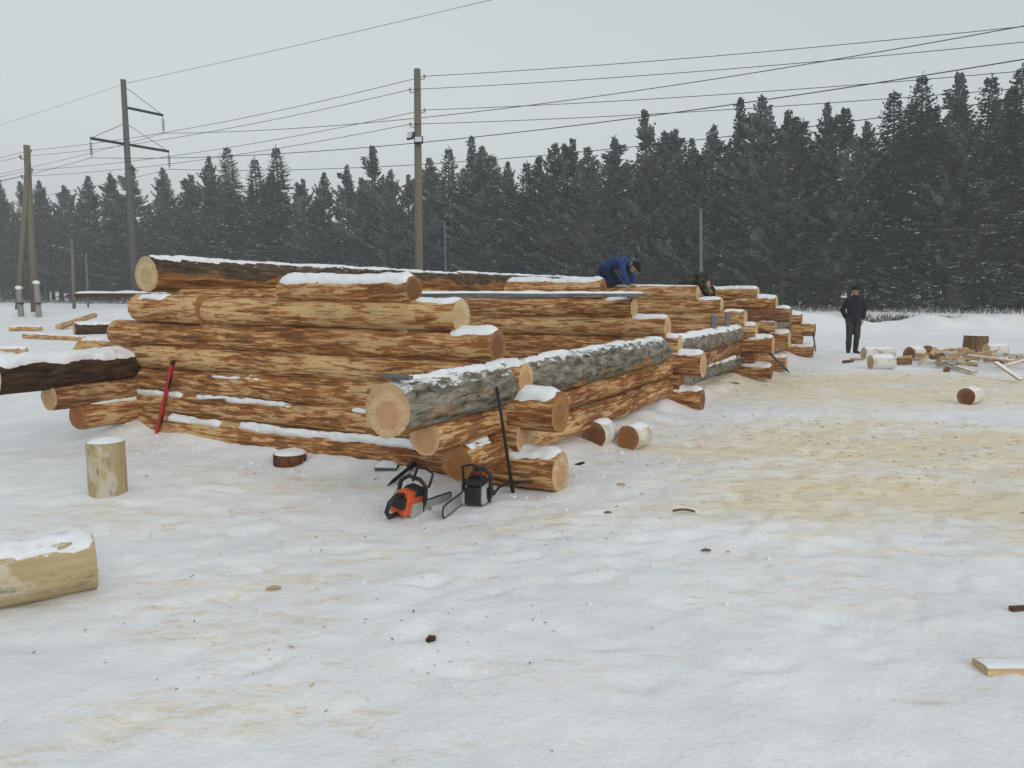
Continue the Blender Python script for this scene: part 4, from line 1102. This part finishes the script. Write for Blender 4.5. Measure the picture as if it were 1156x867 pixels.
heroes = [(8, 203, 'p'), (30, 206, 'p'), (52, 205, 'p'), (80, 210, 'p'), (108, 200, 'p'), (132, 196, 'p'), (158, 188, 'p'), (190, 190, 'p'), (222, 198, 'p'), (243, 178, 'p'), (262, 165, 's'), (292, 178, 's'), (316, 165, 's'),
          (346, 203, 'p'), (370, 196, 'p'), (395, 186, 'p'), (424, 166, 'p'), (444, 192, 'p'), (463, 198, 'p'), (486, 180, 'p'), (508, 166, 's'), (532, 155, 'p'), (546, 166, 'p'), (557, 174, 's'), (574, 184, 'p'), (594, 182, 's'), (609, 178, 'p'),
          (626, 162, 'p'), (645, 158, 'p'), (662, 168, 'p'), (691, 155, 'p'), (722, 126, 'p'), (745, 150, 'p'), (757, 148, 'p'), (776, 158, 'p'), (801, 142, 'p'), (827, 112, 'p'), (851, 110, 'p'), (882, 126, 'p'), (898, 134, 's'), (925, 116, 'p'), (944, 124, 'p'),
          (969, 138, 'p'), (996, 102, 's'), (1025, 84, 's'), (1044, 120, 'p'), (1067, 84, 'p'), (1102, 84, 's'), (1134, 74, 's'), (1153, 112, 's')]
def where(px):
    for lim, s_ in ((36, 'left of the double wooden pole'), (145, 'between the double pole and the crossarm pole'), (240, 'right of the crossarm pole'), (335, 'by the dark pointed trees'),
                    (472, 'left of the floodlight pole'), (600, 'right of the floodlight pole'), (690, 'left of the blue worker'), (790, 'behind the two bent workers'), (900, 'behind the log walls'),
                    (985, 'behind the standing man'), (1090, 'above the snow bank'), (9999, 'at the far right edge')):
        if px < lim: return s_
seen_count = {}
for i, (px, py, k) in enumerate(heroes):
    p = tl_at(px, rnd.uniform(.0, 2.5)); zt = at_y(px, py, p.y).z
    kind = 'pine' if k == 'p' else 'spruce'
    special = {1134: 'tallest pointed spruce, second from the right edge of the forest', 1102: 'slim pointed spruce beside the tallest one', 1153: 'spruce cut by the right edge of the view', 1025: 'slim tall spruce rising above the standing man',
               996: 'broken topped spruce left of the slim tall one', 1067: 'tall rounded pine between two spruces at right', 262: 'left pointed spruce of the dark group behind the big top log', 316: 'right pointed spruce of the dark group behind the big top log',
               292: 'middle spruce of the dark group behind the big top log', 722: 'tall pine rising above the blue worker', 827: 'tall twin topped pine above the bent camouflaged worker', 851: 'tall pine right of the twin topped one', 424: 'pine with a thin bare top left of the floodlight pole', 925: 'tall pine left of the standing man', 532: 'tall pine right of the floodlight pole'}.get(px)
    add_tree(kind, i*3+1, p, zt, rnd.uniform(0, 6.28), special or '%s in the forest front row %s' % (kind, where(px)), 'trees along the forest edge', rnd.uniform(1.2, 1.75) if kind == 'pine' else rnd.uniform(1.1, 1.3))
# rows behind and smaller trees filling the front
for row in range(5):
    off = 2.0+row*3.6; s_ = -18.0
    while s_ < (200 if row in (1, 3) else 175):
        P = TL0+tnorm*(off+rnd.uniform(-1.2, 1.2))+td*s_; px = 578+FPX*P.x/(P.y*cp)
        if (-120 if row not in (1, 3) else -290) < px < 1280:
            # keep below the profile given by the heroes
            near = sorted(heroes, key=lambda q: abs(q[0]-px))[:2]; pyt = sum(q[1] for q in near)/2+rnd.uniform(20, 70)
            if px < 0: pyt = 208+rnd.uniform(0, 30)
            if px > 1156: pyt = 90+rnd.uniform(0, 40)
            zt = at_y(px, pyt, P.y).z
            if row == 0: zt *= rnd.uniform(.55, .95)
            kind = 'spruce' if rnd.random() < (.35 if row == 0 else .22) else 'pine'
            add_tree(kind, rnd.randint(0, 9), P, zt, rnd.uniform(0, 6.28), ('smaller %s filling the forest edge %s' if row == 0 else '%s deeper in the forest %s') % (kind, where(px)), 'trees deeper in the forest' if row else 'smaller trees filling the forest edge', rnd.uniform(1.0, 1.4))
        s_ += rnd.uniform(3.0, 4.6) if row else rnd.uniform(3.4, 5.6)
for px, h in ((560, 3.4), (588, 2.6), (604, 3.8), (640, 3.0), (655, 4.2), (668, 3.2), (722, 4.0), (735, 5.0), (752, 3.6), (846, 3.5), (205, 4.5), (170, 3.5), (420, 4.0), (398, 3.0), (1010, 3.0), (1075, 2.5)):
    p = tl_at(px, -2.5+rnd.uniform(-1, 1)); add_tree('pine', int(px), p, h, px, 'young bushy pine in front of the forest %s' % where(px), 'young pines in front of the forest', 2.0)

print('trees', sum(1 for o in bpy.data.objects if o.get('category') == 'tree'))
# dry grass and brush with snow along the forest edge
def brush():
    m, nt, b = mat('dry_grass', .9, .1)
    n = noise(nt, coords(nt, (.4, .4, .4), False), 1, 4); L(nt, ramp(nt, n, [(.35, (.07, .062, .048)), (.65, (.17, .15, .12))]), b.inputs['Base Color'])
    cv = []; cf = []; cm = []
    for i in range(40000):
        s_ = rnd.uniform(-14, 172); off = rnd.uniform(-9, 3.0); P = TL0+tnorm*off+td*s_
        if i > 24000: P = Vector((rnd.uniform(8, 48), 0, 0)); P.y = 35.5-.1*(P.x-10)+rnd.uniform(-1, 6.5); s_ = P.x; off = P.y
        cl = mn.noise(Vector((s_*.22, off*.25, 1)))+.5*mn.noise(Vector((s_*.9, off*.6, 4)))
        if cl < (-.28 if i <= 24000 else -.1)+rnd.uniform(-.15, .15): continue
        hh = rnd.uniform(.08, .36)*(1+1.1*cl); an = rnd.uniform(0, 6.28); w = rnd.uniform(.012, .05)
        d = Vector((math.cos(an), math.sin(an), 0)); ln = Vector((rnd.uniform(-.8, .8), rnd.uniform(-.8, .8), 0)); k = len(cv)
        z0 = -.02
        cv += [tuple(P-d*w+Vector((0, 0, z0))), tuple(P+d*w+Vector((0, 0, z0))), tuple(P+d*w*.3+ln*hh+Vector((0, 0, hh))), tuple(P-d*w*.3+ln*hh+Vector((0, 0, hh)))]
        cf.append((k, k+1, k+2, k+3)); cm.append(1 if rnd.random() < .22 else 0)
    me = bpy.data.meshes.new('dry_grass'); me.from_pydata(cv, [], cf); me.materials.append(m); me.materials.append(M['needle_snow']); me.polygons.foreach_set('material_index', cm)
    o = bpy.data.objects.new('dry_grass', me); C.objects.link(o); tag(o, 'dry snowy grass and brush along the foot of the forest', 'grass', kind='stuff')
brush()

# ------------------------------------------------------------------ poles and wires
def tube_obj(name, pts, r, mt, parent=None, n=8):
    mb = MB(); mb.tube(pts, r, n); return mb.build(name, M[mt], parent, smooth=True)
def at_gx(px, Y): return Vector(((px-578)/FPX*Y*cp, Y, 0))
def zof(py, Y): return at_y(578, py, Y).z
# double wooden pole on concrete stubs
Y1 = 45; base = at_gx(38, Y1); top = at_y(30, 164, Y1)
o = empty('utility_pole', base); tag(o, 'weathered double wooden pole on concrete stubs at the far left', 'utility pole')
rel = lambda v: Vector(v)-base
tube_obj('pole', [rel((base.x, Y1, .45)), rel(top)], [.21, .165], 'pole_wood', o, 12)
s0 = at_y(22, 335, Y1); s1 = at_y(31, 185, Y1-.2)
tube_obj('strut', [rel((s0.x, Y1-.2, .6)), rel(s1)], [.17, .13], 'pole_wood', o, 10)
for px, pt in ((42, 319), (22, 325)):
    q = at_gx(px, Y1-.3); zt = zof(pt, Y1-.3); mb = MB(); mb.tube([rel((q.x, q.y, -.2)), rel((q.x-.02, q.y, zt))], [.17, .14], 8); st = mb.build('concrete_stub', M['pole_grey'], o)
    mb = MB(); mb.ball(rel((q.x-.02, q.y, zt)), (.2, .2, .13), 10, 8); mb.build('snow_cap', M['snow'], st, smooth=True)
    mb = MB(); mb.tube([rel((q.x, q.y, .9)), rel((q.x, q.y, 1.0))], .185, 10); mb.build('wire_band', M['black_iron'], st)
M['insul'] = simple('insulator', (.22, .23, .23), .4, .4, .3, 9)
att1 = []
for k, (py, sgn) in enumerate(((172, 1), (179, -1), (194, 1), (201, -1))):
    z = zof(py, Y1); c = Vector((top.x+(top.x-base.x)*-.1*k/4, Y1, z)); tip = c+Vector((.30*sgn, -.15, .08)); att1.append(tip)
    mb = MB(); mb.tube([rel(c), rel(c+Vector((.3*sgn, -.15, -.05))), rel(tip)], .03, 6); mb.ball(rel(tip), (.08, .08, .10), 8, 6); mb.build('insulator', M['insul'], o, smooth=True)
# tall crossarm pole
Y2 = 50; base2 = at_gx(152.5, Y2); top2 = at_y(139, 90, Y2)
o2 = empty('power_pole', base2); tag(o2, 'tall grey high voltage pole with two crossarms on the left', 'utility pole')
rel = lambda v: Vector(v)-base2
tube_obj('pole', [rel((base2.x, Y2, -.2)), rel(top2)], [.235, .16], 'pole_dark', o2, 12)
hvd = Vector((44, -28, 0)).normalized(); hvn = Vector((-hvd.y, hvd.x, 0))   # away from the camera, to the right
if hvn.y < 0: hvn = -hvn
hv = [Vector((top2.x, Y2, top2.z-.25))]
def arm(zpx, s0, s1, ins):
    z = zof(zpx, Y2); t = z/top2.z; c = Vector((base2.x*(1-t)+top2.x*t, Y2, z)); mb = MB(); mb.tube([rel(c+hvn*s0), rel(c+hvn*s1)], .085, 6); ar = mb.build('crossarm', M['black_iron'], o2)
    for s_ in ins:
        e = c+hvn*s_; mb = MB(); pts = []; 
        mb.tube([rel(e), rel(e-Vector((0, 0, 1.15)))], .025, 6)
        for q in range(5): mb.tube([rel(e-Vector((0, 0, .3+.15*q))), rel(e-Vector((0, 0, .36+.15*q)))], [.11, .06], 8)
        mb.build('insulator_string', M['insul'], o2); hv.append(e-Vector((0, 0, 1.15)))
        mb = MB(); mb.tube([rel(e), rel(c+Vector((0, 0, 1.3)))], .018, 5); mb.build('stay_rod', M['black_iron'], o2)
arm(121, .0, 2.6, (2.6,)); arm(163, -2.3, 2.9, (-2.3, 2.9))
# floodlight pole
Y3 = 30; base3 = at_gx(473, Y3); top3 = at_y(471, 78, Y3)
o3 = empty('utility_pole', base3); tag(o3, 'wooden pole with two floodlights rising behind the middle of the walls', 'utility pole')
rel = lambda v: Vector(v)-base3
tube_obj('pole', [rel((base3.x, Y3, -.2)), rel(top3)], [.165, .125], 'pole_wood', o3, 12)
att3 = []
for py, sgn in ((89, 1), (104, -1), (127, 1), (143, -1)):
    z = zof(py, Y3); c = Vector((base3.x+(top3.x-base3.x)*z/top3.z, Y3, z)); tip = c+Vector((.27*sgn, -.05, .08)); att3.append(tip)
    mb = MB(); mb.tube([rel(c), rel(c+Vector((.27*sgn, -.05, -.03))), rel(tip)], .018, 6); mb.ball(rel(tip), (.05, .05, .07), 8, 6); mb.build('insulator', M['insul'], o3, smooth=True)
for px, py, yaw in ((463.5, 153.5, .75), (472.5, 158, .0)):
    q = at_y(px, py, Y3-.22); rt = Matrix.Rotation(-yaw, 3, 'Z') @ Matrix.Rotation(R(-18), 3, 'X')
    mb = MB(); mb.box(rel(q), (.34, .09, .27), rt); fl = mb.build('floodlight', M['black_iron'], o3, bevel=.01)
    mb = MB(); mb.box(rel(q)+rt @ Vector((0, -.05, 0)), (.27, .02, .20), rt); mb.build('lamp_glass', M['white_lamp'], fl)
    mb = MB(); mb.tube([rel(q+Vector((0, .03, 0))), rel((base3.x, Y3-.05, q.z))], .02, 6); mb.build('bracket', M['black_iron'], fl)
# plain posts in front of the trees
for px, pyt, Yp, r, nm in ((791, 236, 55, .115, 'plain pale concrete post behind the camouflaged worker'), (81, 270, 75, .14, 'thin grey post between the double pole and the crossarm pole'), (97, 286, 82, .10, 'thinnest grey post right of another behind the lying logs'), (502, 250, 70, .07, 'thin pale post right of the floodlight pole')):
    b0 = at_gx(px+1.5, Yp); t0 = at_y(px, pyt, Yp); mb = MB(); mb.tube([(0, 0, -.2), t0-b0], [r*1.1, r*.85], 10); po = mb.build('post', M['pole_wood'], smooth=True); po.location = b0; tag(po, nm, 'post')
def wire(p, q, sag, r, nm, group, nseg=40):
    pts = [p.lerp(q, i/nseg)-Vector((0, 0, 4*sag*(i/nseg)*(1-i/nseg))) for i in range(nseg+1)]
    o = tube_obj('power_line_wire', pts, r, 'black_iron', None, 5); tag(o, nm, 'wire', group); return o
hn = ['ground wire from the very top of the crossarm pole', 'high voltage wire from the upper crossarm', 'high voltage wire from the left end of the lower crossarm', 'high voltage wire from the right end of the lower crossarm']
for p, nm, rr in zip(hv, hn, (.011, .017, .017, .017)):
    wire(p, p+hvd*70, .35 if 'ground' in nm else 1.8, rr, nm+', running right', 'high voltage wires'); wire(p, p-hvd*60, .9, rr*.8, nm+', running left', 'high voltage wires')
ln_ = ['top', 'second', 'third', 'lowest']
lvd = Vector((18.7, -7.5, 0))*2
for i in range(4):
    wire(att3[i], att3[i]+lvd, .55, .011, ln_[i]+' thin wire from the floodlight pole to the right', 'thin wires along the wooden poles')
    wire(att1[i], att3[i], .35, .011, ln_[i]+' thin wire between the double pole and floodlight pole', 'thin wires along the wooden poles')
    wire(att1[i], att1[i]+Vector((-30, 17, 0)), .4, .011, ln_[i]+' thin wire leaving the double pole to the left', 'thin wires along the wooden poles')

# ------------------------------------------------------------------ chips on the snow
def chips():
    cv = []; cf = []; cm = []
    def chip(x, y, s, mi):
        z = ground_h(x, y)+.006; an = rnd.uniform(0, 6.28); d = Vector((math.cos(an), math.sin(an), rnd.uniform(-.25, .25))); e = Vector((-d.y, d.x, rnd.uniform(-.3, .3)))
        l = s*rnd.uniform(.8, 2.6); w = s*rnd.uniform(.25, .6); p = Vector((x, y, z)); k = len(cv); up = Vector((0, 0, s*.12+.002))
        base = [p-d*l/2-e*w/2, p+d*l/2-e*w*.3, p+d*l*.45+e*w/2, p-d*l*.4+e*w*.4]
        cv.extend(tuple(v) for v in base); cv.extend(tuple(v+up) for v in base)
        cf.extend([(k+4, k+5, k+6, k+7), (k, k+1, k+5, k+4), (k+1, k+2, k+6, k+5), (k+2, k+3, k+7, k+6), (k+3, k, k+4, k+7)]); cm.extend([mi]*5)
    zones = [(1000, 500, 3.2, 2.4, 420, .022), (1000, 430, 4.5, 2.0, 260, .03), (560, 600, 1.8, .9, 40, .014), (330, 620, 1.8, 1.3, 70, .014), (840, 480, 1.6, 2.0, 120, .018), (420, 740, 1.3, .6, 60, .010), (330, 530, 1.6, .35, 70, .016), (760, 570, 1.2, .7, 40, .014)]
    for px, py, sx, sy, n, s in zones:
        c = at_z(px, py)
        for i in range(n):
            chip(c.x+rnd.gauss(0, sx*.6), c.y+rnd.gauss(0, sy*.6), s*rnd.uniform(.25, .95), rnd.choice([0, 0, 0, 0, 1, 1, 2]))
    me = bpy.data.meshes.new('wood_chips'); me.from_pydata(cv, [], cf)
    for k in ('new_board', 'mid', 'stub'): me.materials.append(M[k])
    me.polygons.foreach_set('material_index', cm); o = bpy.data.objects.new('wood_chips', me); C.objects.link(o)
    tag(o, 'scattered wood chips and bark flakes on the trodden snow', 'wood chips', kind='stuff')
chips()
def clods():
    cv = []; cf = []
    mb = MB()
    for i in range(330):
        q = rnd.random()
        if q < .45: p = A0-b_*rnd.uniform(.22, .75)+a_*rnd.uniform(-5.2, .3)
        elif q < .75: p = AB+a_*rnd.uniform(.25, .7)+b_*rnd.uniform(.1, 9)
        else: p = Vector((rnd.uniform(-5, 6), rnd.uniform(3, 10), 0))
        r_ = rnd.uniform(.004, .013)*(1.8 if rnd.random() < .06 else 1)
        z = ground_h(p.x, p.y); b0 = len(mb.v); mb.ball((p.x, p.y, z+r_*.3), (r_*rnd.uniform(.8, 1.4), r_*rnd.uniform(.8, 1.4), r_*.75), 7, 5)
        for k in range(b0, len(mb.v)):
            v = Vector(mb.v[k]); c = Vector((p.x, p.y, z+r_*.3)); mb.v[k] = tuple(c+(v-c)*(1+.4*mn.noise(v*60)))
    o = mb.build('snow_clods', M['snow'], smooth=True); tag(o, 'crumbs and lumps of snow lying around the log walls', 'snow', kind='stuff')
clods()
for px, py, s, mt, nm in ((309, 666, .04, 'slab', 'pale curved bark flake in the left foreground snow'), (686, 580, .028, 'stub', 'small brown chip below the near corner on the snow'), (797, 623, .03, 'stub', 'dark curled bark flake in the right middle snow'),
                          (701, 548, .035, 'slab', 'pale chip in the snow right of the near corner'), (772, 579, .08, 'stub', 'thin broken twig lying right of the near corner'), (826, 434, .15, 'slab', 'pale slab of wood near the second corner')):
    p = on_ground(px, py); mb = MB(); sd = px
    n = 8; pv = []
    for i in range(n+1):
        u = i/n; x = (u-.5)*s*2; w = s*.55*math.sin(math.pi*(.12+.76*u))*(.3 if 'twig' in nm else 1); z = .012+s*.18*math.sin(u*3)
        for y, dz in ((-w, .0), (0, s*.10), (w, .0), (0, -.010)): pv.append((x, y, z+dz))
    mb.add(pv, [(i*4+k, (i+1)*4+k, (i+1)*4+(k+1) % 4, i*4+(k+1) % 4) for i in range(n) for k in range(4)]+[(0, 1, 2, 3), tuple(n*4+k for k in (3, 2, 1, 0))])
    o = mb.build('twig' if 'twig' in nm else 'bark_flake', M[mt], smooth=False); o.location = p; o.rotation_euler = (0, 0, rnd.uniform(-.5, .5)); tag(o, nm, 'twig' if 'twig' in nm else 'bark flake')

# ------------------------------------------------------------------ air
HAZE = 0.0021
mb = MB(); mb.box((0, 75, 14), (900, 900, 34))
me = bpy.data.materials.new('haze'); me.use_nodes = True; nt = me.node_tree
nt.nodes.remove(nt.nodes['Principled BSDF']); pv = N(nt, 'ShaderNodeVolumePrincipled'); pv.inputs['Color'].default_value = (.92, .95, .97, 1); pv.inputs['Density'].default_value = HAZE
L(nt, pv.outputs[0], nt.nodes['Material Output'].inputs['Volume'])
hz = mb.build('haze', me); tag(hz, 'pale winter haze filling the air', 'haze', kind='stuff')

# ------------------------------------------------------------------ light
w = bpy.data.worlds.new('World'); sc.world = w; w.use_nodes = True; nt = w.node_tree
bgn = nt.nodes['Background']
sky = N(nt, 'ShaderNodeTexSky'); sky.sky_type = 'NISHITA'; sky.sun_disc = False; sky.sun_elevation = R(28); sky.sun_rotation = R(150); sky.air_density = 1.0; sky.dust_density = 3
hs = N(nt, 'ShaderNodeHueSaturation'); hs.inputs['Saturation'].default_value = .35; L(nt, sky.outputs[0], hs.inputs['Color'])
tc = N(nt, 'ShaderNodeTexCoord'); sx = N(nt, 'ShaderNodeSeparateXYZ'); L(nt, tc.outputs['Generated'], sx.inputs[0])
cl = noise(nt, tc.outputs['Generated'], 1.6, 4, .5)
zz_ = math_(nt, 'ADD', sx.outputs['Z'], math_(nt, 'MULTIPLY', math_(nt, 'SUBTRACT', cl, .5), .05))
hz_ = math_(nt, 'ADD', zz_, math_(nt, 'MULTIPLY', math_(nt, 'MAXIMUM', sx.outputs['X'], -.2), .22))
cloud = ramp(nt, hz_, [(.0, (.64, .685, .685)), (.18, (.63, .68, .685)), (.50, (.53, .585, .615)), (1.0, (.60, .64, .665))])
sca = N(nt, 'ShaderNodeVectorMath', operation='SCALE'); sca.inputs['Scale'].default_value = 10; L(nt, cloud, sca.inputs[0])
L(nt, mix(nt, .88, hs.outputs[0], sca.outputs[0]), bgn.inputs['Color']); bgn.inputs['Strength'].default_value = .1
sl = bpy.data.lights.new('sun', 'SUN'); sl.energy = .85; sl.angle = R(25); sl.color = (1, .96, .9)
so = bpy.data.objects.new('sun', sl); C.objects.link(so)
az, el = R(150), R(28)
dirv = Vector((math.sin(az)*math.cos(el), math.cos(az)*math.cos(el), math.sin(el)))
so.rotation_euler = dirv.to_track_quat('Z', 'Y').to_euler()
vs_ = sc.view_settings; vs_.view_transform = 'Standard'; vs_.look = 'None'; vs_.exposure = 0.22; vs_.gamma = 1
sc.cycles.max_bounces = 6; sc.cycles.diffuse_bounces = 3; sc.cycles.volume_bounces = 0; sc.cycles.transparent_max_bounces = 4
sc.cycles.use_denoising = True
sc.cycles.use_adaptive_sampling = True; sc.cycles.adaptive_threshold = .02
